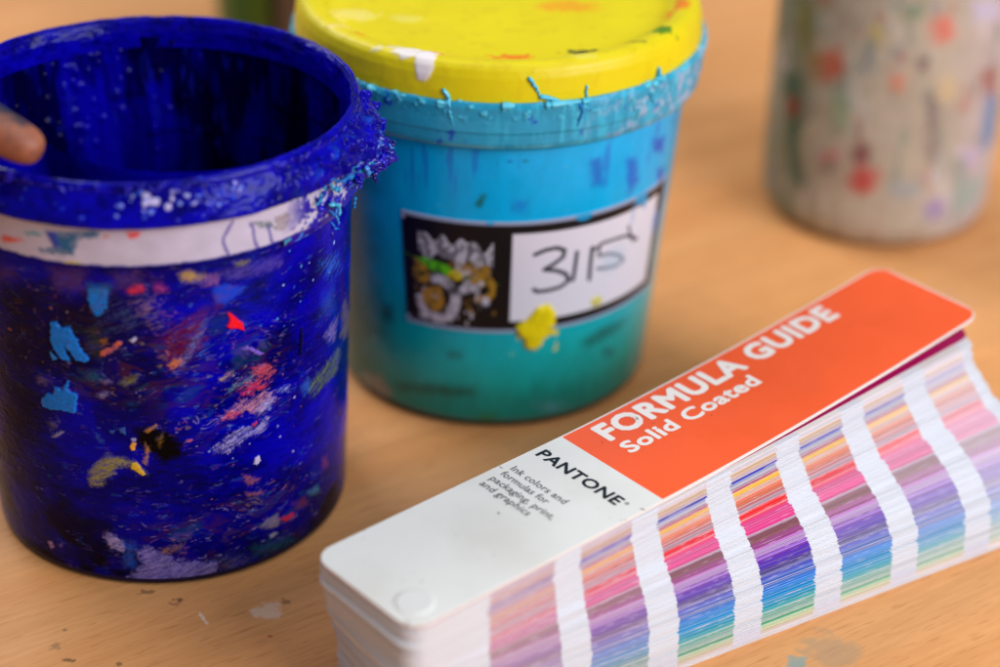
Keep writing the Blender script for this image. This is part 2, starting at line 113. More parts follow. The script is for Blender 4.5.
GLYPH = {
'formula': [
  [[8254,682],[7867,682],[7867,0],[8263,0],[8263,88],[7965,88],[7965,300],[8244,300],[8244,388],[7965,388],[7965,594],[8254,594],[7068,0],[7334,0],[7528,50],[7652,175],[7696,341],[7658,501],[7539,629],[7333,682],[7068,682],[7166,594],[7317,594],[7474,559],[7565,467],[7595,341],[7574,238],[7491,135],[7322,88],[7166,88],[6866,682],[6768,682],[6768,0],[6866,0],[6582,682],[6484,682],[6484,285],[6481,226],[6468,176],[6441,136],[6402,108],[6349,88],[6281,81],[6225,87],[6176,107],[6134,139],[6110,172],[6097,215],[6093,279],[6093,682],[5995,682],[5995,258],[6037,106],[6141,19],[6279,-9],[6448,26],[6549,122],[6582,268],[5817,336],[5588,336],[5588,248],[5719,248],[5719,108],[5672,94],[5622,85],[5571,81],[5427,114],[5331,205],[5295,340],[5330,473],[5424,566],[5558,601],[5640,593],[5722,571],[5803,534],[5803,633],[5710,668],[5635,686],[5560,691],[5373,644],[5243,518],[5194,337],[5242,158],[5370,36],[5557,-9],[5646,-3],[5730,15],[5817,47],[4461,686],[4392,686],[4099,0],[4199,0],[4285,201],[4575,201],[4666,0],[4766,0],[4425,536],[4535,289],[4323,289],[3731,682],[3633,682],[3633,0],[4039,0],[4039,88],[3731,88],[3449,682],[3351,682],[3351,285],[3348,226],[3335,176],[3308,136],[3269,108],[3216,88],[3148,81],[3092,87],[3043,107],[3001,139],[2977,172],[2964,215],[2960,279],[2960,682],[2862,682],[2862,258],[2904,106],[3008,19],[3146,-9],[3315,26],[3416,122],[3449,268],[2679,682],[2588,682],[2361,402],[2135,682],[2043,682],[2043,0],[2141,0],[2141,531],[2143,531],[2353,267],[2369,267],[2579,531],[2581,531],[2581,0],[2679,0],[1393,682],[1393,0],[1491,0],[1491,296],[1532,296],[1581,287],[1637,243],[1713,140],[1803,0],[1920,0],[1881,53],[1854,94],[1827,135],[1778,213],[1730,276],[1675,324],[1737,363],[1776,419],[1789,491],[1762,593],[1684,659],[1565,682],[1491,598],[1554,598],[1631,586],[1674,550],[1688,495],[1677,441],[1636,400],[1554,384],[1491,384],[488,341],[533,168],[659,41],[852,-9],[1050,41],[1177,168],[1221,341],[1176,516],[1049,642],[854,691],[661,642],[534,516],[589,341],[624,475],[718,567],[854,601],[991,567],[1085,475],[1120,341],[1085,207],[991,115],[854,81],[718,115],[624,207],[364,682],[0,682],[0,0],[98,0],[98,317],[364,317],[364,405],[98,405],[98,594],[364,594]],
  [[2,10,1],[10,0,1],[10,11,0],[2,9,10],[2,6,9],[6,8,9],[6,7,8],[2,5,6],[2,4,5],[2,3,4],[12,21,20],[21,19,20],[21,18,19],[21,22,18],[22,23,18],[23,17,18],[12,29,21],[24,17,23],[24,16,17],[25,16,24],[26,16,25],[26,15,16],[27,15,26],[27,14,15],[28,14,27],[12,28,29],[12,14,28],[12,13,14],[32,30,31],[32,33,30],[51,49,50],[51,48,49],[36,34,35],[36,57,34],[37,57,36],[51,47,48],[37,56,57],[52,47,51],[38,56,37],[52,46,47],[39,56,38],[52,45,46],[52,44,45],[40,56,39],[40,55,56],[41,55,40],[52,43,44],[53,43,52],[42,55,41],[53,42,43],[53,55,42],[53,54,55],[79,77,78],[79,76,77],[79,75,76],[80,70,79],[70,71,79],[71,75,79],[71,72,75],[72,73,75],[73,74,75],[80,69,70],[81,69,80],[81,68,69],[81,67,68],[82,67,81],[60,58,59],[60,61,58],[61,87,58],[62,87,61],[82,66,67],[83,66,82],[83,65,66],[63,87,62],[64,87,63],[65,87,64],[83,87,65],[83,86,87],[84,86,83],[84,85,86],[90,88,89],[90,96,88],[96,95,88],[90,98,96],[97,95,96],[90,92,98],[92,97,98],[92,93,97],[93,95,97],[90,91,92],[94,95,93],[101,99,100],[101,104,99],[101,103,104],[101,102,103],[122,120,121],[122,119,120],[107,105,106],[107,128,105],[108,128,107],[122,118,119],[108,127,128],[123,118,122],[109,127,108],[123,117,118],[110,127,109],[123,116,117],[123,115,116],[111,127,110],[111,126,127],[112,126,111],[123,114,115],[124,114,123],[113,126,112],[124,113,114],[124,126,113],[124,125,126],[134,132,133],[134,136,132],[136,137,132],[137,131,132],[131,129,130],[131,140,129],[140,141,129],[141,143,129],[134,135,136],[138,131,137],[131,139,140],[142,143,141],[138,139,131],[145,166,144],[166,165,144],[166,164,165],[166,167,164],[167,163,164],[145,174,166],[168,163,167],[168,162,163],[169,162,168],[170,162,169],[171,162,170],[171,161,162],[172,161,171],[172,160,161],[173,160,172],[145,147,174],[147,173,174],[147,160,173],[147,159,160],[147,148,159],[148,158,159],[145,146,147],[149,158,148],[150,158,149],[150,157,158],[151,157,150],[151,156,157],[152,156,151],[152,155,156],[152,154,155],[152,153,154],[185,183,184],[185,190,183],[190,191,183],[191,182,183],[186,189,185],[189,190,185],[186,188,189],[192,182,191],[192,181,182],[175,188,186],[175,187,188],[193,181,192],[176,187,175],[176,198,187],[194,181,193],[194,180,181],[176,197,198],[195,180,194],[195,179,180],[177,197,176],[177,196,197],[196,179,195],[177,179,196],[177,178,179],[201,207,200],[207,199,200],[207,208,199],[201,206,207],[201,203,206],[203,205,206],[203,204,205],[201,202,203]],
  ],
'solid': [
  [[5531,682],[5442,682],[5442,440],[5408,450],[5378,456],[5348,458],[5232,429],[5153,351],[5124,235],[5151,110],[5226,29],[5342,0],[5531,0],[5442,75],[5352,75],[5271,94],[5228,147],[5215,222],[5233,304],[5283,358],[5359,378],[5387,376],[5414,371],[5442,361],[5004,130],[4952,101],[4900,82],[4847,76],[4773,91],[4722,136],[4696,211],[5012,211],[4988,349],[4920,431],[4817,458],[4707,429],[4634,350],[4607,230],[4632,113],[4706,25],[4825,-9],[4893,-3],[4950,14],[5004,44],[4698,270],[4720,330],[4760,368],[4819,381],[4874,367],[4909,329],[4924,270],[4365,542],[4198,379],[4198,369],[4276,369],[4276,132],[4292,59],[4341,10],[4422,-9],[4456,-5],[4495,6],[4530,21],[4530,104],[4495,86],[4461,75],[4429,71],[4401,77],[4376,98],[4365,139],[4365,369],[4507,369],[4507,449],[4365,449],[4147,80],[4128,67],[4112,59],[4100,56],[4091,58],[4085,65],[4083,79],[4083,310],[4061,394],[4003,442],[3920,458],[3860,451],[3811,431],[3771,397],[3771,300],[3816,342],[3864,366],[3913,374],[3958,366],[3985,340],[3994,295],[3994,271],[3915,243],[3843,214],[3786,172],[3762,101],[3776,47],[3814,7],[3872,-9],[3913,-4],[3953,11],[3993,37],[4006,11],[4028,-4],[4061,-9],[4087,-6],[4113,5],[4147,26],[3994,91],[3969,71],[3943,58],[3916,54],[3883,62],[3860,84],[3852,117],[3872,162],[3923,195],[3994,222],[3422,458],[3301,427],[3217,346],[3185,229],[3216,106],[3299,22],[3422,-9],[3549,21],[3634,104],[3665,229],[3633,347],[3548,428],[3421,378],[3500,358],[3554,306],[3574,228],[3555,144],[3502,90],[3421,71],[3345,91],[3294,146],[3276,229],[3295,306],[3346,358],[3062,635],[2976,667],[2899,685],[2828,691],[2635,644],[2503,517],[2454,331],[2493,179],[2613,47],[2822,-9],[2919,-1],[2999,20],[3069,51],[3069,158],[2990,116],[2910,90],[2831,81],[2687,114],[2590,205],[2555,340],[2591,474],[2687,567],[2827,601],[2904,593],[2981,570],[3062,530],[1999,682],[1910,682],[1910,440],[1876,450],[1846,456],[1816,458],[1700,429],[1621,351],[1592,235],[1619,110],[1694,29],[1810,0],[1999,0],[1910,75],[1820,75],[1739,94],[1696,147],[1683,222],[1701,304],[1751,358],[1827,378],[1855,376],[1882,371],[1910,361],[1457,585],[1450,612],[1431,631],[1404,638],[1377,631],[1358,612],[1351,585],[1358,558],[1377,539],[1404,532],[1431,539],[1450,558],[1448,449],[1359,449],[1359,0],[1448,0],[1194,682],[1105,682],[1105,0],[1194,0],[726,458],[605,427],[521,346],[489,229],[520,106],[603,22],[726,-9],[853,21],[938,104],[969,229],[937,347],[852,428],[725,378],[804,358],[858,306],[878,228],[859,144],[806,90],[725,71],[649,91],[598,146],[580,229],[599,306],[650,358],[359,643],[310,670],[259,686],[207,691],[98,668],[26,606],[0,509],[76,368],[219,275],[295,165],[283,126],[247,93],[184,79],[119,90],[58,124],[4,178],[4,54],[62,19],[125,-2],[195,-9],[293,15],[361,80],[386,176],[310,333],[167,422],[91,522],[105,564],[143,593],[199,603],[248,597],[302,575],[359,532]],
  [[2,0,1],[2,12,0],[6,4,5],[6,3,4],[6,2,3],[6,22,2],[22,23,2],[23,12,2],[7,20,6],[20,21,6],[21,22,6],[7,19,20],[13,12,23],[7,18,19],[8,18,7],[8,17,18],[9,17,8],[9,16,17],[9,15,16],[10,15,9],[10,14,15],[10,13,14],[10,12,13],[11,12,10],[35,33,34],[35,32,33],[36,47,35],[47,32,35],[36,46,47],[48,32,47],[36,45,46],[49,32,48],[37,45,36],[49,31,32],[37,44,45],[50,31,49],[37,50,44],[37,31,50],[38,30,37],[30,31,37],[38,29,30],[38,28,29],[25,43,24],[39,28,38],[26,43,25],[39,27,28],[27,43,26],[39,43,27],[39,42,43],[40,42,39],[40,41,42],[52,72,51],[52,71,72],[52,70,71],[53,70,52],[54,70,53],[55,69,54],[69,70,54],[55,68,69],[55,67,68],[56,67,55],[63,61,62],[56,66,67],[64,61,63],[56,65,66],[65,61,64],[56,61,65],[57,61,56],[57,60,61],[58,60,57],[58,59,60],[84,82,83],[85,82,84],[85,81,82],[86,81,85],[87,88,86],[88,89,86],[89,90,86],[90,81,86],[90,91,81],[91,80,81],[92,80,91],[93,80,92],[93,79,80],[94,79,93],[95,120,94],[120,79,94],[96,120,95],[96,119,120],[111,79,120],[97,119,96],[97,118,119],[98,118,97],[98,117,118],[98,116,117],[99,116,98],[112,79,111],[99,115,116],[74,110,73],[112,78,79],[113,78,112],[75,110,74],[113,77,78],[99,114,115],[76,110,75],[114,77,113],[114,76,77],[114,110,76],[99,104,114],[104,110,114],[100,104,99],[100,103,104],[105,110,104],[105,109,110],[100,102,103],[106,109,105],[101,102,100],[106,108,109],[107,108,106],[122,132,121],[122,131,132],[123,133,122],[133,131,122],[123,144,133],[134,131,133],[123,143,144],[135,131,134],[135,130,131],[124,143,123],[124,142,143],[136,130,135],[125,142,124],[125,141,142],[136,129,130],[137,129,136],[125,140,141],[138,129,137],[126,140,125],[138,128,129],[126,139,140],[139,128,138],[126,128,139],[127,128,126],[149,147,148],[149,146,147],[149,145,146],[150,166,149],[166,167,149],[167,145,149],[167,168,145],[168,169,145],[169,170,145],[150,165,166],[151,165,150],[151,164,165],[151,163,164],[152,163,151],[152,162,163],[153,162,152],[159,157,158],[160,157,159],[153,161,162],[161,157,160],[153,157,161],[153,156,157],[154,156,153],[154,155,156],[173,171,172],[173,183,171],[177,175,176],[177,174,175],[177,173,174],[177,193,173],[193,194,173],[194,183,173],[178,191,177],[191,192,177],[192,193,177],[178,190,191],[184,183,194],[178,189,190],[179,189,178],[179,188,189],[180,188,179],[180,187,188],[180,186,187],[181,186,180],[181,185,186],[181,184,185],[181,183,184],[182,183,181],[209,207,208],[209,210,207],[199,197,198],[200,197,199],[200,196,197],[201,196,200],[201,195,196],[202,195,201],[202,206,195],[203,206,202],[203,205,206],[204,205,203],[213,211,212],[213,214,211],[216,226,215],[216,225,226],[217,227,216],[227,225,216],[217,238,227],[228,225,227],[217,237,238],[229,225,228],[229,224,225],[218,237,217],[218,236,237],[230,224,229],[219,236,218],[219,235,236],[230,223,224],[231,223,230],[219,234,235],[232,223,231],[220,234,219],[232,222,223],[220,233,234],[233,222,232],[220,222,233],[221,222,220],[243,241,242],[243,240,241],[243,239,240],[244,239,243],[244,267,239],[267,268,239],[268,269,239],[269,270,239],[245,266,244],[266,267,244],[245,265,266],[245,264,265],[245,263,264],[246,263,245],[246,262,263],[247,262,246],[247,261,262],[248,261,247],[255,253,254],[248,260,261],[249,260,248],[250,260,249],[255,252,253],[251,260,250],[255,251,252],[251,259,260],[255,259,251],[256,259,255],[257,259,256],[257,258,259]],
  ],
'brand': [
  [[4738,682],[4351,682],[4351,0],[4747,0],[4747,88],[4449,88],[4449,300],[4728,300],[4728,388],[4449,388],[4449,594],[4738,594],[4171,682],[4079,682],[4079,154],[3617,682],[3539,682],[3539,0],[3631,0],[3631,525],[4087,0],[4171,0],[2657,341],[2702,168],[2828,41],[3021,-9],[3219,41],[3346,168],[3390,341],[3345,516],[3218,642],[3023,691],[2830,642],[2703,516],[2758,341],[2793,475],[2887,567],[3023,601],[3160,567],[3254,475],[3289,341],[3254,207],[3160,115],[3023,81],[2887,115],[2793,207],[2565,682],[1995,682],[1995,594],[2231,594],[2231,0],[2329,0],[2329,594],[2565,594],[1873,682],[1781,682],[1781,154],[1319,682],[1241,682],[1241,0],[1333,0],[1333,525],[1789,0],[1873,0],[832,686],[763,686],[470,0],[570,0],[656,201],[946,201],[1037,0],[1137,0],[796,536],[906,289],[694,289],[0,682],[0,0],[98,0],[98,295],[200,295],[330,321],[405,389],[430,486],[407,585],[335,655],[213,682],[98,594],[213,594],[283,578],[319,539],[329,490],[314,432],[273,396],[209,383],[98,383]],
  [[2,10,1],[10,0,1],[10,11,0],[2,9,10],[2,6,9],[6,8,9],[6,7,8],[2,5,6],[2,4,5],[2,3,4],[17,15,16],[17,19,15],[19,14,15],[14,12,13],[14,21,12],[17,18,19],[20,14,19],[20,21,14],[32,30,31],[32,37,30],[37,38,30],[38,29,30],[33,36,32],[36,37,32],[33,35,36],[39,29,38],[39,28,29],[22,35,33],[22,34,35],[40,28,39],[23,34,22],[23,45,34],[41,28,40],[41,27,28],[23,44,45],[42,27,41],[42,26,27],[24,44,23],[24,43,44],[43,26,42],[24,26,43],[24,25,26],[48,46,47],[48,53,46],[49,53,48],[50,52,49],[52,53,49],[50,51,52],[59,57,58],[59,61,57],[61,56,57],[56,54,55],[56,63,54],[59,60,61],[62,56,61],[62,63,56],[66,64,65],[66,72,64],[72,71,64],[66,74,72],[73,71,72],[66,68,74],[68,73,74],[68,69,73],[69,71,73],[66,67,68],[70,71,69],[76,86,75],[86,85,75],[86,84,85],[86,87,84],[87,83,84],[76,94,86],[88,83,87],[88,82,83],[89,82,88],[90,82,89],[91,82,90],[91,81,82],[92,81,91],[93,81,92],[93,80,81],[76,78,94],[78,93,94],[78,80,93],[78,79,80],[76,77,78]],
  ],
'reg': [
  [[207,156],[271,156],[271,324],[309,324],[368,304],[427,218],[462,156],[540,156],[492,233],[446,298],[400,332],[400,334],[482,369],[513,448],[484,516],[382,552],[207,552],[271,379],[271,498],[374,498],[425,482],[445,439],[422,394],[363,379],[676,360],[586,142],[368,52],[151,142],[61,360],[151,577],[368,667],[586,577],[737,360],[629,621],[368,728],[108,621],[0,360],[108,99],[368,-9],[629,99]],
  [[35,30,34],[30,33,34],[35,29,30],[31,33,30],[36,29,35],[31,32,33],[24,32,31],[36,28,29],[0,18,16],[18,15,16],[18,14,15],[18,19,14],[19,20,14],[20,13,14],[0,17,18],[21,13,20],[21,12,13],[22,12,21],[23,12,22],[0,2,17],[2,23,17],[2,12,23],[2,11,12],[37,28,36],[37,27,28],[25,32,24],[25,39,32],[2,10,11],[2,3,10],[3,9,10],[0,1,2],[4,9,3],[5,9,4],[5,8,9],[5,7,8],[6,7,5],[37,26,27],[26,39,25],[26,38,39],[38,26,37]],
  ],
's0': [
  [[5629,682],[5540,682],[5540,440],[5491,454],[5446,458],[5285,395],[5222,235],[5281,64],[5440,0],[5629,0],[5540,75],[5450,75],[5343,117],[5313,222],[5353,335],[5457,378],[5499,374],[5540,361],[4828,449],[4739,449],[4739,0],[4828,0],[4828,322],[4885,372],[4940,387],[5004,357],[5028,278],[5028,0],[5117,0],[5117,277],[5072,414],[4964,458],[4891,440],[4830,390],[4828,390],[4662,80],[4634,62],[4615,56],[4602,61],[4598,79],[4598,310],[4551,422],[4435,458],[4349,443],[4286,397],[4286,300],[4355,356],[4428,374],[4489,356],[4509,295],[4509,271],[4430,243],[4327,196],[4277,101],[4307,24],[4387,-9],[4448,2],[4508,37],[4530,2],[4576,-9],[4614,-2],[4662,26],[4509,91],[4472,64],[4431,54],[4385,72],[4367,117],[4410,180],[4509,222],[3912,421],[3844,449],[3780,458],[3672,426],[3632,336],[3737,206],[3842,120],[3823,83],[3776,69],[3711,84],[3629,128],[3629,32],[3708,0],[3785,-9],[3891,27],[3933,123],[3910,185],[3832,249],[3748,304],[3723,339],[3739,369],[3782,380],[3841,369],[3912,333],[3261,449],[3261,0],[3350,0],[3350,235],[3382,333],[3459,373],[3498,361],[3542,329],[3589,406],[3535,445],[3482,458],[3418,432],[3352,346],[3350,346],[3350,449],[2913,458],[2744,392],[2676,229],[2743,58],[2913,-9],[3089,57],[3156,229],[3087,393],[2912,378],[3022,336],[3065,228],[3024,113],[2912,71],[2807,114],[2767,229],[2808,336],[2575,682],[2486,682],[2486,0],[2575,0],[2142,458],[1973,392],[1905,229],[1972,58],[2142,-9],[2318,57],[2385,229],[2316,393],[2141,378],[2251,336],[2294,228],[2253,113],[2141,71],[2036,114],[1996,229],[2037,336],[1824,427],[1762,450],[1694,458],[1532,393],[1472,216],[1536,54],[1700,-9],[1773,-1],[1834,17],[1834,105],[1772,83],[1715,75],[1605,115],[1563,224],[1601,334],[1700,376],[1758,367],[1824,332],[825,682],[736,682],[736,0],[825,0],[1134,449],[1028,449],[829,229],[1054,0],[1174,0],[942,229],[324,449],[235,449],[235,0],[324,0],[324,322],[381,372],[436,387],[500,357],[524,278],[524,0],[613,0],[613,277],[568,414],[460,458],[387,440],[326,390],[324,390],[98,682],[0,682],[0,0],[98,0]],
  [[2,0,1],[2,9,0],[5,3,4],[5,2,3],[5,16,2],[16,17,2],[17,9,2],[6,14,5],[14,15,5],[15,16,5],[10,9,17],[6,13,14],[7,13,6],[7,12,13],[7,11,12],[7,10,11],[7,9,10],[8,9,7],[32,30,31],[20,18,19],[20,34,18],[33,30,32],[33,24,30],[24,25,30],[25,29,30],[20,33,34],[20,22,33],[22,23,33],[23,24,33],[26,29,25],[20,21,22],[27,29,26],[27,28,29],[43,41,42],[44,41,43],[44,47,41],[47,48,41],[48,40,41],[45,46,44],[46,47,44],[49,40,48],[49,39,40],[50,39,49],[51,68,50],[68,39,50],[52,68,51],[52,67,68],[62,39,68],[53,67,52],[53,66,67],[53,65,66],[54,65,53],[63,39,62],[36,61,35],[63,38,39],[54,64,65],[64,38,63],[37,61,36],[64,37,38],[64,61,37],[54,57,64],[57,61,64],[54,56,57],[58,61,57],[58,60,61],[55,56,54],[59,60,58],[72,70,71],[72,69,70],[73,89,72],[89,69,72],[89,90,69],[90,91,69],[91,92,69],[73,88,89],[73,87,88],[74,87,73],[74,86,87],[74,85,86],[75,85,74],[75,84,85],[80,78,79],[75,83,84],[76,83,75],[80,77,78],[77,83,76],[80,83,77],[81,83,80],[81,82,83],[104,102,103],[94,107,93],[94,106,107],[104,101,102],[105,101,104],[105,98,101],[98,99,101],[99,100,101],[105,97,98],[94,105,106],[94,97,105],[94,96,97],[94,95,96],[109,115,108],[109,116,115],[116,117,115],[117,114,115],[110,123,109],[123,116,109],[110,122,123],[118,114,117],[111,122,110],[111,121,122],[118,113,114],[119,113,118],[111,120,121],[120,113,119],[111,113,120],[112,113,111],[126,124,125],[126,127,124],[129,135,128],[129,136,135],[136,137,135],[137,134,135],[130,143,129],[143,136,129],[130,142,143],[138,134,137],[131,142,130],[131,141,142],[138,133,134],[139,133,138],[131,140,141],[140,133,139],[131,133,140],[132,133,131],[147,145,146],[147,144,145],[147,159,144],[159,160,144],[160,161,144],[148,158,147],[158,159,147],[148,157,158],[148,156,157],[149,156,148],[149,155,156],[154,152,153],[155,152,154],[149,152,155],[150,152,149],[150,151,152],[168,166,167],[168,171,166],[169,171,168],[169,170,171],[164,162,163],[164,165,162],[186,184,185],[174,172,173],[174,188,172],[187,184,186],[187,178,184],[178,179,184],[179,183,184],[174,187,188],[174,176,187],[176,177,187],[177,178,187],[180,183,179],[174,175,176],[181,183,180],[181,182,183],[191,189,190],[191,192,189]],
  ],
's1': [
  [[4640,449],[4640,0],[4729,0],[4729,235],[4761,333],[4838,373],[4877,361],[4921,329],[4968,406],[4914,445],[4861,458],[4797,432],[4731,346],[4729,346],[4729,449],[4292,458],[4123,392],[4055,229],[4122,58],[4292,-9],[4468,57],[4535,229],[4466,393],[4291,378],[4401,336],[4444,228],[4403,113],[4291,71],[4186,114],[4146,229],[4187,336],[4065,682],[3967,688],[3898,648],[3856,585],[3841,482],[3841,449],[3778,449],[3778,369],[3841,369],[3841,0],[3930,0],[3930,369],[4011,369],[4011,449],[3930,449],[3930,492],[3951,573],[4025,603],[4045,601],[4065,595],[3430,421],[3362,449],[3298,458],[3190,426],[3150,336],[3255,206],[3360,120],[3341,83],[3294,69],[3229,84],[3147,128],[3147,32],[3226,0],[3303,-9],[3409,27],[3451,123],[3428,185],[3350,249],[3266,304],[3241,339],[3257,369],[3300,380],[3359,369],[3430,333],[3090,80],[3062,62],[3043,56],[3030,61],[3026,79],[3026,310],[2979,422],[2863,458],[2777,443],[2714,397],[2714,300],[2783,356],[2856,374],[2917,356],[2937,295],[2937,271],[2858,243],[2755,196],[2705,101],[2735,24],[2815,-9],[2876,2],[2936,37],[2958,2],[3004,-9],[3042,-2],[3090,26],[2937,91],[2900,64],[2859,54],[2813,72],[2795,117],[2838,180],[2937,222],[2614,682],[2525,682],[2525,0],[2614,0],[2397,0],[2397,449],[2308,449],[2308,128],[2259,81],[2201,65],[2132,91],[2109,164],[2109,449],[2020,449],[2020,170],[2063,38],[2175,-9],[2244,9],[2308,57],[2308,0],[1248,449],[1248,0],[1337,0],[1337,326],[1390,371],[1449,383],[1506,358],[1530,279],[1530,0],[1619,0],[1619,326],[1670,367],[1719,383],[1785,356],[1812,278],[1812,0],[1901,0],[1901,282],[1861,410],[1752,458],[1668,434],[1602,377],[1545,437],[1468,458],[1404,441],[1337,390],[1337,449],[862,449],[862,0],[951,0],[951,235],[983,333],[1060,373],[1099,361],[1143,329],[1190,406],[1136,445],[1083,458],[1019,432],[953,346],[951,346],[951,449],[514,458],[345,392],[277,229],[344,58],[514,-9],[690,57],[757,229],[688,393],[513,378],[623,336],[666,228],[625,113],[513,71],[408,114],[368,229],[409,336],[287,682],[189,688],[120,648],[78,585],[63,482],[63,449],[0,449],[0,369],[63,369],[63,0],[152,0],[152,369],[233,369],[233,449],[152,449],[152,492],[173,573],[247,603],[267,601],[287,595]],
  [[11,9,10],[1,14,0],[1,13,14],[11,8,9],[12,8,11],[12,5,8],[5,6,8],[6,7,8],[12,4,5],[1,12,13],[1,4,12],[1,3,4],[1,2,3],[16,22,15],[16,23,22],[23,24,22],[24,21,22],[17,30,16],[30,23,16],[17,29,30],[25,21,24],[18,29,17],[18,28,29],[25,20,21],[26,20,25],[18,27,28],[27,20,26],[18,20,27],[19,20,18],[33,31,32],[33,49,31],[49,50,31],[34,48,33],[48,49,33],[34,47,48],[35,47,34],[35,46,47],[35,45,46],[36,45,35],[38,36,37],[38,45,36],[38,44,45],[38,43,44],[39,43,38],[40,42,39],[42,43,39],[40,41,42],[54,52,53],[54,51,52],[55,71,54],[71,51,54],[71,72,51],[72,73,51],[73,74,51],[55,70,71],[55,69,70],[56,69,55],[56,68,69],[56,67,68],[57,67,56],[57,66,67],[62,60,61],[57,65,66],[58,65,57],[62,59,60],[59,65,58],[62,65,59],[63,65,62],[63,64,65],[83,81,82],[84,81,83],[84,87,81],[87,88,81],[88,80,81],[85,86,84],[86,87,84],[89,80,88],[89,79,80],[90,79,89],[91,108,90],[108,79,90],[92,108,91],[92,107,108],[102,79,108],[93,107,92],[93,106,107],[93,105,106],[94,105,93],[103,79,102],[76,101,75],[103,78,79],[94,104,105],[104,78,103],[77,101,76],[104,77,78],[104,101,77],[94,97,104],[97,101,104],[94,96,97],[98,101,97],[98,100,101],[95,96,94],[99,100,98],[111,109,110],[111,112,109],[123,121,122],[123,120,121],[116,114,115],[116,113,114],[124,120,123],[124,119,120],[117,127,116],[127,113,116],[124,118,119],[118,127,117],[124,127,118],[124,126,127],[128,113,127],[125,126,124],[153,151,152],[149,147,148],[130,155,129],[130,154,155],[154,151,153],[154,150,151],[150,147,149],[150,141,147],[141,142,147],[142,146,147],[130,132,154],[132,133,154],[133,134,154],[134,150,154],[135,150,134],[150,140,141],[135,140,150],[135,139,140],[136,139,135],[143,146,142],[130,131,132],[136,138,139],[143,145,146],[137,138,136],[144,145,143],[167,165,166],[157,170,156],[157,169,170],[167,164,165],[168,164,167],[168,161,164],[161,162,164],[162,163,164],[168,160,161],[157,168,169],[157,160,168],[157,159,160],[157,158,159],[172,178,171],[172,179,178],[179,180,178],[180,177,178],[173,186,172],[186,179,172],[173,185,186],[181,177,180],[174,185,173],[174,184,185],[181,176,177],[182,176,181],[174,183,184],[183,176,182],[174,176,183],[175,176,174],[189,187,188],[189,205,187],[205,206,187],[190,204,189],[204,205,189],[190,203,204],[191,203,190],[191,202,203],[191,201,202],[192,201,191],[194,192,193],[194,201,192],[194,200,201],[194,199,200],[195,199,194],[196,198,195],[198,199,195],[196,197,198]],
  ],
's2': [
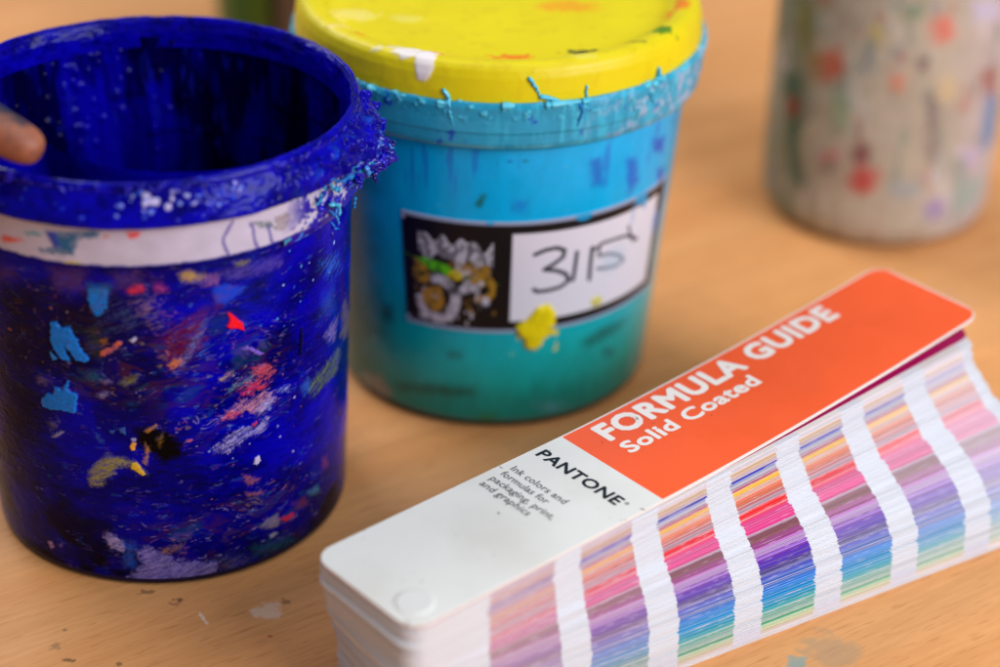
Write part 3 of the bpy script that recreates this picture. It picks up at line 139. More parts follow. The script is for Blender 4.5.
  [[6291,-118],[6379,-59],[6408,26],[6389,97],[6337,123],[6295,107],[6278,66],[6292,26],[6327,10],[6325,-50],[6291,-99],[6066,542],[5899,379],[5899,369],[5977,369],[5977,132],[6014,31],[6123,-9],[6176,0],[6231,21],[6231,104],[6179,79],[6130,71],[6088,85],[6066,139],[6066,369],[6208,369],[6208,449],[6066,449],[5549,449],[5460,449],[5460,0],[5549,0],[5549,322],[5606,372],[5661,387],[5725,357],[5749,278],[5749,0],[5838,0],[5838,277],[5793,414],[5685,458],[5612,440],[5551,390],[5549,390],[5343,585],[5327,622],[5290,638],[5253,622],[5237,585],[5253,548],[5290,532],[5327,548],[5334,449],[5245,449],[5245,0],[5334,0],[4853,449],[4853,0],[4942,0],[4942,235],[4974,333],[5051,373],[5090,361],[5134,329],[5181,406],[5127,445],[5074,458],[5010,432],[4944,346],[4942,346],[4942,449],[4430,11],[4477,-4],[4520,-9],[4684,55],[4748,221],[4683,391],[4495,449],[4341,449],[4341,-230],[4430,-230],[4430,369],[4511,369],[4620,330],[4657,222],[4617,114],[4514,71],[4472,76],[4430,91],[3846,-118],[3934,-59],[3963,26],[3944,97],[3892,123],[3850,107],[3833,66],[3847,26],[3882,10],[3880,-50],[3846,-99],[3781,449],[3596,449],[3453,408],[3400,294],[3406,248],[3424,210],[3456,178],[3499,153],[3499,151],[3447,126],[3428,87],[3439,58],[3473,30],[3387,-14],[3360,-94],[3418,-192],[3567,-230],[3723,-192],[3779,-87],[3750,-10],[3649,38],[3547,64],[3512,96],[3581,134],[3694,181],[3723,226],[3736,282],[3726,332],[3689,380],[3781,380],[3656,293],[3632,233],[3570,209],[3505,232],[3480,291],[3506,348],[3569,372],[3630,349],[3693,-94],[3660,-142],[3569,-159],[3476,-141],[3444,-90],[3473,-41],[3546,-22],[3640,-37],[3010,449],[2921,449],[2921,0],[3010,0],[3010,322],[3067,372],[3122,387],[3186,357],[3210,278],[3210,0],[3299,0],[3299,277],[3254,414],[3146,458],[3073,440],[3012,390],[3010,390],[2804,585],[2788,622],[2751,638],[2714,622],[2698,585],[2714,548],[2751,532],[2788,548],[2795,449],[2706,449],[2706,0],[2795,0],[2635,449],[2450,449],[2307,408],[2254,294],[2260,248],[2278,210],[2310,178],[2353,153],[2353,151],[2301,126],[2282,87],[2293,58],[2327,30],[2241,-14],[2214,-94],[2272,-192],[2421,-230],[2577,-192],[2633,-87],[2604,-10],[2503,38],[2401,64],[2366,96],[2435,134],[2548,181],[2577,226],[2590,282],[2580,332],[2543,380],[2635,380],[2510,293],[2486,233],[2424,209],[2359,232],[2334,291],[2360,348],[2423,372],[2484,349],[2547,-94],[2514,-142],[2423,-159],[2330,-141],[2298,-90],[2327,-41],[2400,-22],[2494,-37],[2198,80],[2170,62],[2151,56],[2138,61],[2134,79],[2134,310],[2087,422],[1971,458],[1885,443],[1822,397],[1822,300],[1891,356],[1964,374],[2025,356],[2045,295],[2045,271],[1966,243],[1863,196],[1813,101],[1843,24],[1923,-9],[1984,2],[2044,37],[2066,2],[2112,-9],[2150,-2],[2198,26],[2045,91],[2008,64],[1967,54],[1921,72],[1903,117],[1946,180],[2045,222],[1459,682],[1370,682],[1370,0],[1459,0],[1768,449],[1662,449],[1463,229],[1688,0],[1808,0],[1576,229],[1263,427],[1201,450],[1133,458],[971,393],[911,216],[975,54],[1139,-9],[1212,-1],[1273,17],[1273,105],[1211,83],[1154,75],[1044,115],[1002,224],[1040,334],[1139,376],[1197,367],[1263,332],[854,80],[826,62],[807,56],[794,61],[790,79],[790,310],[743,422],[627,458],[541,443],[478,397],[478,300],[547,356],[620,374],[681,356],[701,295],[701,271],[622,243],[519,196],[469,101],[499,24],[579,-9],[640,2],[700,37],[722,2],[768,-9],[806,-2],[854,26],[701,91],[663,64],[623,54],[577,72],[559,117],[602,180],[701,222],[89,11],[136,-4],[179,-9],[343,55],[407,221],[342,391],[154,449],[0,449],[0,-230],[89,-230],[89,369],[170,369],[279,330],[316,222],[276,114],[173,71],[131,76],[89,91]],
  [[5,3,4],[6,3,5],[6,2,3],[7,2,6],[8,2,7],[8,1,2],[9,1,8],[10,1,9],[10,0,1],[12,28,11],[12,27,28],[12,26,27],[13,26,12],[14,26,13],[15,25,14],[25,26,14],[15,24,25],[15,23,24],[16,23,15],[21,19,20],[16,22,23],[22,19,21],[16,19,22],[17,19,16],[17,18,19],[43,41,42],[31,29,30],[31,45,29],[44,41,43],[44,35,41],[35,36,41],[36,40,41],[31,44,45],[31,33,44],[33,34,44],[34,35,44],[37,40,36],[31,32,33],[38,40,37],[38,39,40],[56,54,55],[56,57,54],[49,47,48],[50,47,49],[50,46,47],[51,46,50],[51,53,46],[52,53,51],[69,67,68],[59,72,58],[59,71,72],[69,66,67],[70,66,69],[70,63,66],[63,64,66],[64,65,66],[70,62,63],[59,70,71],[59,62,70],[59,61,62],[59,60,61],[81,83,80],[83,79,80],[83,78,79],[83,84,78],[84,85,78],[85,77,78],[81,90,83],[86,77,85],[87,77,86],[87,76,77],[88,76,87],[81,73,90],[73,89,90],[73,88,89],[73,76,88],[73,75,76],[81,82,73],[74,75,73],[96,94,95],[97,94,96],[97,93,94],[98,93,97],[99,93,98],[99,92,93],[100,92,99],[101,92,100],[101,91,92],[104,102,103],[104,131,102],[105,137,104],[137,138,104],[138,130,104],[130,131,104],[138,129,130],[139,129,138],[132,129,139],[105,136,137],[132,128,129],[106,136,105],[133,128,132],[106,135,136],[133,127,128],[107,135,106],[134,127,133],[107,134,135],[134,126,127],[108,134,107],[108,126,134],[108,125,126],[109,125,108],[110,125,109],[111,125,110],[111,124,125],[112,124,111],[112,123,124],[113,123,112],[113,122,123],[114,122,113],[114,121,122],[115,121,114],[115,146,121],[146,147,121],[147,120,121],[116,145,115],[145,146,115],[140,120,147],[116,144,145],[140,119,120],[116,143,144],[117,143,116],[141,119,140],[117,142,143],[142,119,141],[117,119,142],[118,119,117],[162,160,161],[150,148,149],[150,164,148],[163,160,162],[163,154,160],[154,155,160],[155,159,160],[150,163,164],[150,152,163],[152,153,163],[153,154,163],[156,159,155],[150,151,152],[157,159,156],[157,158,159],[175,173,174],[175,176,173],[168,166,167],[169,166,168],[169,165,166],[170,165,169],[170,172,165],[171,172,170],[179,177,178],[179,206,177],[180,212,179],[212,213,179],[213,205,179],[205,206,179],[213,204,205],[214,204,213],[207,204,214],[180,211,212],[207,203,204],[181,211,180],[208,203,207],[181,210,211],[208,202,203],[182,210,181],[209,202,208],[182,209,210],[209,201,202],[183,209,182],[183,201,209],[183,200,201],[184,200,183],[185,200,184],[186,200,185],[186,199,200],[187,199,186],[187,198,199],[188,198,187],[188,197,198],[189,197,188],[189,196,197],[190,196,189],[190,221,196],[221,222,196],[222,195,196],[191,220,190],[220,221,190],[215,195,222],[191,219,220],[215,194,195],[191,218,219],[192,218,191],[216,194,215],[192,217,218],[217,194,216],[192,194,217],[193,194,192],[231,229,230],[232,229,231],[232,235,229],[235,236,229],[236,228,229],[233,234,232],[234,235,232],[237,228,236],[237,227,228],[238,227,237],[239,256,238],[256,227,238],[240,256,239],[240,255,256],[250,227,256],[241,255,240],[241,254,255],[241,253,254],[242,253,241],[251,227,250],[224,249,223],[251,226,227],[242,252,253],[252,226,251],[225,249,224],[252,225,226],[252,249,225],[242,245,252],[245,249,252],[242,244,245],[246,249,245],[246,248,249],[243,244,242],[247,248,246],[263,261,262],[263,266,261],[264,266,263],[264,265,266],[259,257,258],[259,260,257],[270,268,269],[270,267,268],[270,282,267],[282,283,267],[283,284,267],[271,281,270],[281,282,270],[271,280,281],[271,279,280],[272,279,271],[272,278,279],[277,275,276],[278,275,277],[272,275,278],[273,275,272],[273,274,275],[293,291,292],[294,291,293],[294,297,291],[297,298,291],[298,290,291],[295,296,294],[296,297,294],[299,290,298],[299,289,290],[300,289,299],[301,318,300],[318,289,300],[302,318,301],[302,317,318],[312,289,318],[303,317,302],[303,316,317],[303,315,316],[304,315,303],[313,289,312],[286,311,285],[313,288,289],[304,314,315],[314,288,313],[287,311,286],[314,287,288],[314,311,287],[304,307,314],[307,311,314],[304,306,307],[308,311,307],[308,310,311],[305,306,304],[309,310,308],[327,329,326],[329,325,326],[329,324,325],[329,330,324],[330,331,324],[331,323,324],[327,336,329],[332,323,331],[333,323,332],[333,322,323],[334,322,333],[327,319,336],[319,335,336],[319,334,335],[319,322,334],[319,321,322],[327,328,319],[320,321,319]],
  ],
's3': [
  [[4920,421],[4852,449],[4788,458],[4680,426],[4640,336],[4745,206],[4850,120],[4831,83],[4784,69],[4719,84],[4637,128],[4637,32],[4716,0],[4793,-9],[4899,27],[4941,123],[4918,185],[4840,249],[4756,304],[4731,339],[4747,369],[4790,380],[4849,369],[4920,333],[4551,427],[4489,450],[4421,458],[4259,393],[4199,216],[4263,54],[4427,-9],[4500,-1],[4561,17],[4561,105],[4499,83],[4442,75],[4332,115],[4290,224],[4328,334],[4427,376],[4484,367],[4551,332],[4102,585],[4086,622],[4049,638],[4012,622],[3996,585],[4012,548],[4049,532],[4086,548],[4093,449],[4004,449],[4004,0],[4093,0],[3589,682],[3500,682],[3500,0],[3589,0],[3589,322],[3646,372],[3701,387],[3765,357],[3789,278],[3789,0],[3878,0],[3878,275],[3835,413],[3725,458],[3652,440],[3591,390],[3589,390],[3085,11],[3132,-4],[3175,-9],[3339,55],[3403,221],[3338,391],[3150,449],[2996,449],[2996,-230],[3085,-230],[3085,369],[3166,369],[3275,330],[3312,222],[3272,114],[3169,71],[3127,76],[3085,91],[2923,80],[2895,62],[2876,56],[2863,61],[2859,79],[2859,310],[2812,422],[2696,458],[2610,443],[2547,397],[2547,300],[2616,356],[2689,374],[2750,356],[2770,295],[2770,271],[2691,243],[2588,196],[2538,101],[2568,24],[2648,-9],[2709,2],[2769,37],[2791,2],[2837,-9],[2875,-2],[2923,26],[2770,91],[2733,64],[2692,54],[2646,72],[2628,117],[2671,180],[2770,222],[2185,449],[2185,0],[2274,0],[2274,235],[2306,333],[2383,373],[2422,361],[2466,329],[2513,406],[2459,445],[2406,458],[2342,432],[2276,346],[2274,346],[2274,449],[2110,449],[1925,449],[1782,408],[1729,294],[1735,248],[1753,210],[1785,178],[1828,153],[1828,151],[1776,126],[1757,87],[1768,58],[1802,30],[1716,-14],[1689,-94],[1747,-192],[1896,-230],[2052,-192],[2108,-87],[2079,-10],[1978,38],[1876,64],[1841,96],[1910,134],[2023,181],[2052,226],[2065,282],[2055,332],[2018,380],[2110,380],[1985,293],[1961,233],[1899,209],[1834,232],[1809,291],[1835,348],[1898,372],[1959,349],[2022,-94],[1989,-142],[1898,-159],[1805,-141],[1773,-90],[1802,-41],[1875,-22],[1969,-37],[1352,682],[1263,682],[1263,440],[1214,454],[1169,458],[1008,395],[945,235],[1004,64],[1163,0],[1352,0],[1263,75],[1173,75],[1066,117],[1036,222],[1076,335],[1180,378],[1222,374],[1263,361],[551,449],[462,449],[462,0],[551,0],[551,322],[608,372],[663,387],[727,357],[751,278],[751,0],[840,0],[840,277],[795,414],[687,458],[614,440],[553,390],[551,390],[385,80],[357,62],[338,56],[325,61],[321,79],[321,310],[274,422],[158,458],[72,443],[9,397],[9,300],[78,356],[151,374],[212,356],[232,295],[232,271],[153,243],[50,196],[0,101],[30,24],[110,-9],[171,2],[231,37],[253,2],[299,-9],[337,-2],[385,26],[232,91],[195,64],[154,54],[108,72],[90,117],[133,180],[232,222]],
  [[3,1,2],[3,0,1],[4,20,3],[20,0,3],[20,21,0],[21,22,0],[22,23,0],[4,19,20],[4,18,19],[5,18,4],[5,17,18],[5,16,17],[6,16,5],[6,15,16],[11,9,10],[6,14,15],[7,14,6],[11,8,9],[8,14,7],[11,14,8],[12,14,11],[12,13,14],[27,25,26],[27,24,25],[27,39,24],[39,40,24],[40,41,24],[28,38,27],[38,39,27],[28,37,38],[28,36,37],[29,36,28],[29,35,36],[34,32,33],[35,32,34],[29,32,35],[30,32,29],[30,31,32],[52,50,51],[52,53,50],[45,43,44],[46,43,45],[46,42,43],[47,42,46],[47,49,42],[48,49,47],[56,54,55],[56,70,54],[68,66,67],[69,66,68],[69,60,66],[60,61,66],[61,65,66],[56,69,70],[56,58,69],[58,59,69],[59,60,69],[62,65,61],[56,57,58],[63,65,62],[63,64,65],[79,81,78],[81,77,78],[81,76,77],[81,82,76],[82,83,76],[83,75,76],[79,88,81],[84,75,83],[85,75,84],[85,74,75],[86,74,85],[79,71,88],[71,87,88],[71,86,87],[71,74,86],[71,73,74],[79,80,71],[72,73,71],[97,95,96],[98,95,97],[98,101,95],[101,102,95],[102,94,95],[99,100,98],[100,101,98],[103,94,102],[103,93,94],[104,93,103],[105,122,104],[122,93,104],[106,122,105],[106,121,122],[116,93,122],[107,121,106],[107,120,121],[107,119,120],[108,119,107],[117,93,116],[90,115,89],[117,92,93],[108,118,119],[118,92,117],[91,115,90],[118,91,92],[118,115,91],[108,111,118],[111,115,118],[108,110,111],[112,115,111],[112,114,115],[109,110,108],[113,114,112],[134,132,133],[124,137,123],[124,136,137],[134,131,132],[135,131,134],[135,128,131],[128,129,131],[129,130,131],[135,127,128],[124,135,136],[124,127,135],[124,126,127],[124,125,126],[140,138,139],[140,167,138],[141,173,140],[173,174,140],[174,166,140],[166,167,140],[174,165,166],[175,165,174],[168,165,175],[141,172,173],[168,164,165],[142,172,141],[169,164,168],[142,171,172],[169,163,164],[143,171,142],[170,163,169],[143,170,171],[170,162,163],[144,170,143],[144,162,170],[144,161,162],[145,161,144],[146,161,145],[147,161,146],[147,160,161],[148,160,147],[148,159,160],[149,159,148],[149,158,159],[150,158,149],[150,157,158],[151,157,150],[151,182,157],[182,183,157],[183,156,157],[152,181,151],[181,182,151],[176,156,183],[152,180,181],[176,155,156],[152,179,180],[153,179,152],[177,155,176],[153,178,179],[178,155,177],[153,155,178],[154,155,153],[186,184,185],[186,193,184],[189,187,188],[189,186,187],[189,200,186],[200,201,186],[201,193,186],[190,198,189],[198,199,189],[199,200,189],[194,193,201],[190,197,198],[191,197,190],[191,196,197],[191,195,196],[191,194,195],[191,193,194],[192,193,191],[216,214,215],[204,202,203],[204,218,202],[217,214,216],[217,208,214],[208,209,214],[209,213,214],[204,217,218],[204,206,217],[206,207,217],[207,208,217],[210,213,209],[204,205,206],[211,213,210],[211,212,213],[227,225,226],[228,225,227],[228,231,225],[231,232,225],[232,224,225],[229,230,228],[230,231,228],[233,224,232],[233,223,224],[234,223,233],[235,252,234],[252,223,234],[236,252,235],[236,251,252],[246,223,252],[237,251,236],[237,250,251],[237,249,250],[238,249,237],[247,223,246],[220,245,219],[247,222,223],[238,248,249],[248,222,247],[221,245,220],[248,221,222],[248,245,221],[238,241,248],[241,245,248],[238,240,241],[242,245,241],[242,244,245],[239,240,238],[243,244,242]],
  ],
}
rng = np.random.default_rng(7)
LAT = np.random.default_rng(3).random((64, 64, 64)).astype(np.float32)

def lin(c):
    c = np.asarray(c, float)/255.0
    return np.where(c <= 0.04045, c/12.92, ((c+0.055)/1.055)**2.4)
def vnoise(x, y, z=0.0):
    x, y, z = np.broadcast_arrays(np.asarray(x, float), y, z)
    xi = np.floor(x).astype(int); yi = np.floor(y).astype(int); zi = np.floor(z).astype(int)
    fx, fy, fz = x-xi, y-yi, z-zi
    fx = fx*fx*(3-2*fx); fy = fy*fy*(3-2*fy); fz = fz*fz*(3-2*fz)
    r = 0
    for a in (0, 1):
        for b in (0, 1):
            for c in (0, 1):
                wt = (fx if a else 1-fx)*(fy if b else 1-fy)*(fz if c else 1-fz)
                r = r + wt*LAT[(xi+a) & 63, (yi+b) & 63, (zi+c) & 63]
    return r
def fbm(x, y, z=0.0, o=4):
    s = 0; a = .5; t = 0
    for k in range(o):
        s = s+a*vnoise(np.asarray(x)*2**k+17.3*k, np.asarray(y)*2**k+9.1*k, np.asarray(z)+5.7*k); t += a; a *= .55
    return s/t
def sstep(a, b, x):
    t = np.clip((x-a)/(b-a), 0, 1); return t*t*(3-2*t)

def tag(o, label=None, cat=None, group=None, kind=None):
    if label: o['label'] = label
    if cat: o['category'] = cat
    if group: o['group'] = group
    if kind: o['kind'] = kind
    return o
def empty(name, loc, rz=0.0):
    o = bpy.data.objects.new(name, None); col.objects.link(o); o.location = loc; o.rotation_euler = (0, 0, rz)
    o.empty_display_size = .02
    return o

class Acc:
    """collects grids, tubes and polygons, with a colour per vertex, into ONE mesh"""
    def __init__(s): s.V = []; s.C = []; s.F = []; s.n = 0
    def grid(s, P, colr, close_u=False, flip=False):
        nu, nv = P.shape[:2]
        cc = np.asarray(colr, float)
        if cc.ndim == 1: cc = np.broadcast_to(cc, (nu, nv, 3))
        s.V.append(P.reshape(-1, 3)); s.C.append(cc.reshape(-1, 3))
        i = np.arange(nu if close_u else nu-1)[:, None]; j = np.arange(nv-1)[None, :]
        i2 = (i+1) % nu
        f = np.stack([i*nv+j, i2*nv+j, i2*nv+j+1, i*nv+j+1], -1).reshape(-1, 4)+s.n
        if flip: f = f[:, ::-1]
        s.F.append(f); s.n += nu*nv
    def tube(s, pts, rad, colr, nseg=7):
        pts = np.asarray(pts, float); n = len(pts)
        rad = np.broadcast_to(np.asarray(rad, float), (n,)) if np.ndim(rad) else np.full(n, rad)
        T = np.gradient(pts, axis=0); T /= np.linalg.norm(T, axis=1)[:, None]+1e-12
        ref = np.array([0.31, 0.17, 0.93]); A = np.cross(T, ref); A /= np.linalg.norm(A, axis=1)[:, None]+1e-12
        B = np.cross(T, A)
        a = np.linspace(0, 2*np.pi, nseg, endpoint=False)
        P = pts[:, None]+rad[:, None, None]*(np.cos(a)[None, :, None]*A[:, None]+np.sin(a)[None, :, None]*B[:, None])
        P = np.concatenate([P, P[:, :1]], 1)
        P = np.concatenate([np.repeat(pts[:1, None], nseg+1, 1), P, np.repeat(pts[-1:, None], nseg+1, 1)], 0)
        s.grid(P, colr)
    def build(s, name, mat, parent=None, smooth=True, loc=None):
        V = np.concatenate(s.V); F = np.concatenate(s.F); C = np.concatenate(s.C)
        m = bpy.data.meshes.new(name)
        m.vertices.add(len(V)); m.vertices.foreach_set('co', V.astype(np.float32).ravel())
        m.loops.add(F.size); m.loops.foreach_set('vertex_index', F.astype(np.int32).ravel())
        m.polygons.add(len(F)); m.polygons.foreach_set('loop_start', (np.arange(len(F))*4).astype(np.int32))
        m.polygons.foreach_set('use_smooth', np.full(len(F), smooth))
        m.update(calc_edges=True); m.validate()
        at = m.color_attributes.new('Col', 'FLOAT_COLOR', 'POINT')
        if len(m.vertices) == len(C):
            at.data.foreach_set('color', np.concatenate([C, np.ones((len(C), 1))], 1).astype(np.float32).ravel())
        m.materials.append(mat)
        o = bpy.data.objects.new(name, m); col.objects.link(o)
        if parent: o.parent = parent
        if loc is not None: o.location = loc
        return o

def nodes(name):
    m = bpy.data.materials.new(name); m.use_nodes = True
    return m, m.node_tree.nodes, m.node_tree.links, m.node_tree.nodes['Principled BSDF']
def paint_mat(name, rough=.35, bump=.15, scale=1500., spec=.5, rvar=.0, coat=0., dirt=0.):
    m, N, L, b = nodes(name)
    a = N.new('ShaderNodeVertexColor'); a.layer_name = 'Col'
    L.new(a.outputs['Color'], b.inputs['Base Color'])
    b.inputs['Specular IOR Level'].default_value = spec
    b.inputs['Coat Weight'].default_value = coat
    b.inputs['Coat Roughness'].default_value = .12
    tc = N.new('ShaderNodeTexCoord')
    n = N.new('ShaderNodeTexNoise'); n.inputs['Scale'].default_value = scale; n.inputs['Detail'].default_value = 3
    L.new(tc.outputs['Object'], n.inputs['Vector'])
    if bump:
        bp = N.new('ShaderNodeBump'); bp.inputs['Strength'].default_value = bump; bp.inputs['Distance'].default_value = .0004
        L.new(n.outputs['Fac'], bp.inputs['Height']); L.new(bp.outputs['Normal'], b.inputs['Normal'])
    n2 = N.new('ShaderNodeTexNoise'); n2.inputs['Scale'].default_value = 90; n2.inputs['Detail'].default_value = 4
    L.new(tc.outputs['Object'], n2.inputs['Vector'])
    mr = N.new('ShaderNodeMapRange'); mr.inputs['From Min'].default_value = .3; mr.inputs['From Max'].default_value = .7
    mr.inputs['To Min'].default_value = rough-rvar; mr.inputs['To Max'].default_value = rough+rvar
    L.new(n2.outputs['Fac'], mr.inputs['Value']); L.new(mr.outputs['Result'], b.inputs['Roughness'])
    if dirt:                                        # scuffs, smudges and ink flecks on the card
        def nz(sc, det):
            q = N.new('ShaderNodeTexNoise'); q.inputs['Scale'].default_value = sc; q.inputs['Detail'].default_value = det; L.new(tc.outputs['Object'], q.inputs['Vector']); return q.outputs['Fac']
        def mp_(src, a0, b0, t0, t1):
            q = N.new('ShaderNodeMapRange'); q.inputs['From Min'].default_value = a0; q.inputs['From Max'].default_value = b0; q.inputs['To Min'].default_value = t0; q.inputs['To Max'].default_value = t1; L.new(src, q.inputs['Value']); return q.outputs['Result']
        x = N.new('ShaderNodeMix'); x.data_type = 'RGBA'; x.blend_type = 'MULTIPLY'; L.new(mp_(nz(26, 5), .42, .72, 0, dirt), x.inputs[0]); L.new(a.outputs['Color'], x.inputs[6]); x.inputs[7].default_value = (.80, .77, .72, 1)
        y_ = N.new('ShaderNodeMix'); y_.data_type = 'RGBA'; L.new(mp_(nz(420, 2),   .742, .765, 0, .7), y_.inputs[0]); L.new(x.outputs[2], y_.inputs[6]); y_.inputs[7].default_value = (.10, .05, .04, 1)
        L.new(y_.outputs[2], b.inputs['Base Color'])
    return m

# painting on a developed surface (u, v in mm) ------------------------------
def poly_sd(px, py, pts):
    p = np.asarray(pts, float); n = len(p); d = np.full(px.shape, 1e9); ins = np.zeros(px.shape, bool)
    for i in range(n):
        a = p[i]; b = p[(i+1) % n]; e = b-a; wx = px-a[0]; wy = py-a[1]
        t = np.clip((wx*e[0]+wy*e[1])/(e@e+1e-9), 0, 1)
        d = np.minimum(d, (wx-e[0]*t)**2+(wy-e[1]*t)**2)
        c = ((a[1] <= py) != (b[1] <= py))
        with np.errstate(divide='ignore', invalid='ignore'):
            xi = a[0]+(py-a[1])*(e[0]/(e[1] if abs(e[1]) > 1e-9 else 1e-9))
        ins ^= c & (px < xi)
    d = np.sqrt(d); return np.where(ins, -d, d)
def paint(U, V, C, H, pts, rgb, soft=.4, rough=.6, h=.2, streak=.3, ang=.35, seed=0, amt=1., marbled=True):
    p = np.asarray(pts, float); mg = soft+rough*1.5+1
    sel = (U > p[:, 0].min()-mg) & (U < p[:, 0].max()+mg) & (V > p[:, 1].min()-mg) & (V < p[:, 1].max()+mg)
    if not sel.any(): return
    u, v = U[sel], V[sel]
    nz = fbm(u*.9, v*.9, seed+.5, 3)-.5; nz2 = fbm(u*.8+40, v*.8, seed+.5, 3)-.5
    sd = poly_sd(u+nz*2.2*rough, v+nz2*2.2*rough, pts)
    hf = fbm(u*3.1, v*3.1, seed+7.5, 3)-.5; sd = sd+(.9*hf*min(rough, 1.2)+.5*nz)*(.35 if streak < .05 else 1)
    m = sstep(soft, -soft, sd)
    crumb = sstep(.65, .72, fbm(u*2.3+9, v*2.3, seed+13.5, 3))*sstep(1.6, .4, sd)*(0 if h > .7 or streak < .35 else .6)
    m = np.maximum(m, crumb)*amt
    ca, sa = math.cos(ang), math.sin(ang)
    a, b = u*ca+v*sa, -u*sa+v*ca
    st = fbm(a*.35+3*nz, b*2.4+2*nz2, seed+11.5, 4)
    if streak > 0:
        cut = sstep(.30+.24*streak, .42+.24*streak, st+.25*np.clip(-sd/3, 0, 1)*(1-streak*.7))
        m = m*(1-streak+streak*cut)
    tone = 1+(.5*(st-.5)+.35*(fbm(u*2.5, v*2.5, seed+3.3, 2)-.5))*(1.0 if streak > .25 else .35)
    cc = lin(rgb)[None, :]*tone[:, None]
    marb = sstep(.40, .66, fbm(a*.5+2*nz2, b*1.6+3*nz, seed+19.5, 4))*(.16 if streak < .05 else .62)
    cc = cc*(1-marb[:, None])+(.65*C[sel]+.35*lin((110, 100, 190)))*marb[:, None] if marbled and sum(rgb) > 70 else cc
    C[sel] = C[sel]*(1-m[:, None])+cc*m[:, None]
    H[sel] += m*h*(.75+.9*(st-.5))
def specks(U, V, C, H, n, box, rgbs, rmin, rmax, h, seed, blend=.9):
    r = np.random.default_rng(seed)
    for k in range(n):
        cu, cv = r.uniform(box[0], box[1]), r.uniform(box[2], box[3])
        rad = rmin+(rmax-rmin)*r.random()**2; ex = r.uniform(.7, 1.5)
        sel = (abs(U-cu) < rad*2.4) & (abs(V-cv) < rad*2.4)
        if not sel.any(): continue
        u, v = U[sel]-cu, V[sel]-cv
        d = np.sqrt((u/ex)**2+v**2)/rad+.7*(fbm(U[sel]*1.6, V[sel]*1.6, k % 50+.5, 2)-.5)
        m = sstep(1.1, .75, d); c = lin(rgbs[k % len(rgbs)])
        C[sel] = C[sel]*(1-m[:, None]*blend)+c*m[:, None]*blend
        H[sel] += h*np.sqrt(np.clip(1-d*d, 0, 1))
def bumps(U, V, H, n, box, rmin, rmax, h, seed):
    r = np.random.default_rng(seed)
    for k in range(n):
        cu, cv = r.uniform(box[0], box[1]), r.uniform(box[2], box[3]); rad = rmin+(rmax-rmin)*r.random()**2
        ex, ey = r.uniform(.7, 1.6), r.uniform(.7, 1.6)
        sel = (abs(U-cu) < rad*2) & (abs(V-cv) < rad*2)
        if not sel.any(): continue
        d2 = ((U[sel]-cu)/ex)**2+((V[sel]-cv)/ey)**2
        H[sel] += h*rad*np.sqrt(np.clip(1-d2/rad**2, 0, 1))
def cyl(th, r, z):
    """th from the side nearest the camera (-Y) towards +X, radians; mm in, metres out"""
    return np.stack(np.broadcast_arrays(r*np.sin(th), -r*np.cos(th), z), -1)*.001
def prof(pts, step):
    p = np.asarray(pts, float); s = np.r_[0, np.cumsum(np.hypot(*np.diff(p, axis=0).T))]
    q = np.arange(0, s[-1]+step*.5, step); return np.interp(q, s, p[:, 0]), np.interp(q, s, p[:, 1]), q

# ------------------------------------------------------------------ table (the setting)
m, N, L, b = nodes('beech_wood')
tc = N.new('ShaderNodeTexCoord'); mp = N.new('ShaderNodeMapping'); mp.inputs['Rotation'].default_value = (0, 0, R(-34))
L.new(tc.outputs['Object'], mp.inputs['Vector'])
def stretched(scale, sx, sy, detail=4, dist=0.):
    q = N.new('ShaderNodeMapping'); q.inputs['Scale'].default_value = (sx, sy, 1); L.new(mp.outputs['Vector'], q.inputs['Vector'])
    n = N.new('ShaderNodeTexNoise'); n.inputs['Scale'].default_value = scale; n.inputs['Detail'].default_value = detail; n.inputs['Distortion'].default_value = dist
    L.new(q.outputs['Vector'], n.inputs['Vector']); return n.outputs['Fac']
def ramp(src, a, bb, ca, cb):
    r = N.new('ShaderNodeValToRGB'); r.color_ramp.elements[0].position = a; r.color_ramp.elements[1].position = bb
    r.color_ramp.elements[0].color = (*ca, 1); r.color_ramp.elements[1].color = (*cb, 1); L.new(src, r.inputs['Fac']); return r.outputs['Color']
def mix(fac, a, bb, mode='MIX'):
    x = N.new('ShaderNodeMix'); x.data_type = 'RGBA'; x.blend_type = mode
    for s, v in ((x.inputs[0], fac), (x.inputs[6], a), (x.inputs[7], bb)):
        if isinstance(v, (int, float)): s.default_value = v
        elif isinstance(v, tuple): s.default_value = (*v, 1)
        else: L.new(v, s)
    return x.outputs[2]
WOOD_A = tuple(lin((235, 176, 119))); WOOD_B = tuple(lin((225, 158, 97)))
broad = ramp(stretched(5.5, .5, 4.5, 5, .6), .30, .72, WOOD_B, WOOD_A)
band = ramp(stretched(38, .12, 3.0, 4, .3), .35, .68, (.92, .89, .85), (1.03, 1.02, 1.02))
c = mix(1.0, broad, band, 'MULTIPLY')
fine = ramp(stretched(260, .16, 2.6, 3), .40, .60, (.95, .93, .91), (1.02, 1.02, 1.02))
c = mix(1.0, c, fine, 'MULTIPLY')
fleck = ramp(stretched(560, .17, 1.5, 1), .60, .70, (0, 0, 0), (1, 1, 1))
c = mix(fleck, c, mix(1.0, c, (.86, .80, .74), 'MULTIPLY'))
blot = ramp(stretched(9, 1, 1.4, 3, .3), .35, .7, (.93, .90, .86), (1.03, 1.03, 1.04))
c = mix(1.0, c, blot, 'MULTIPLY')
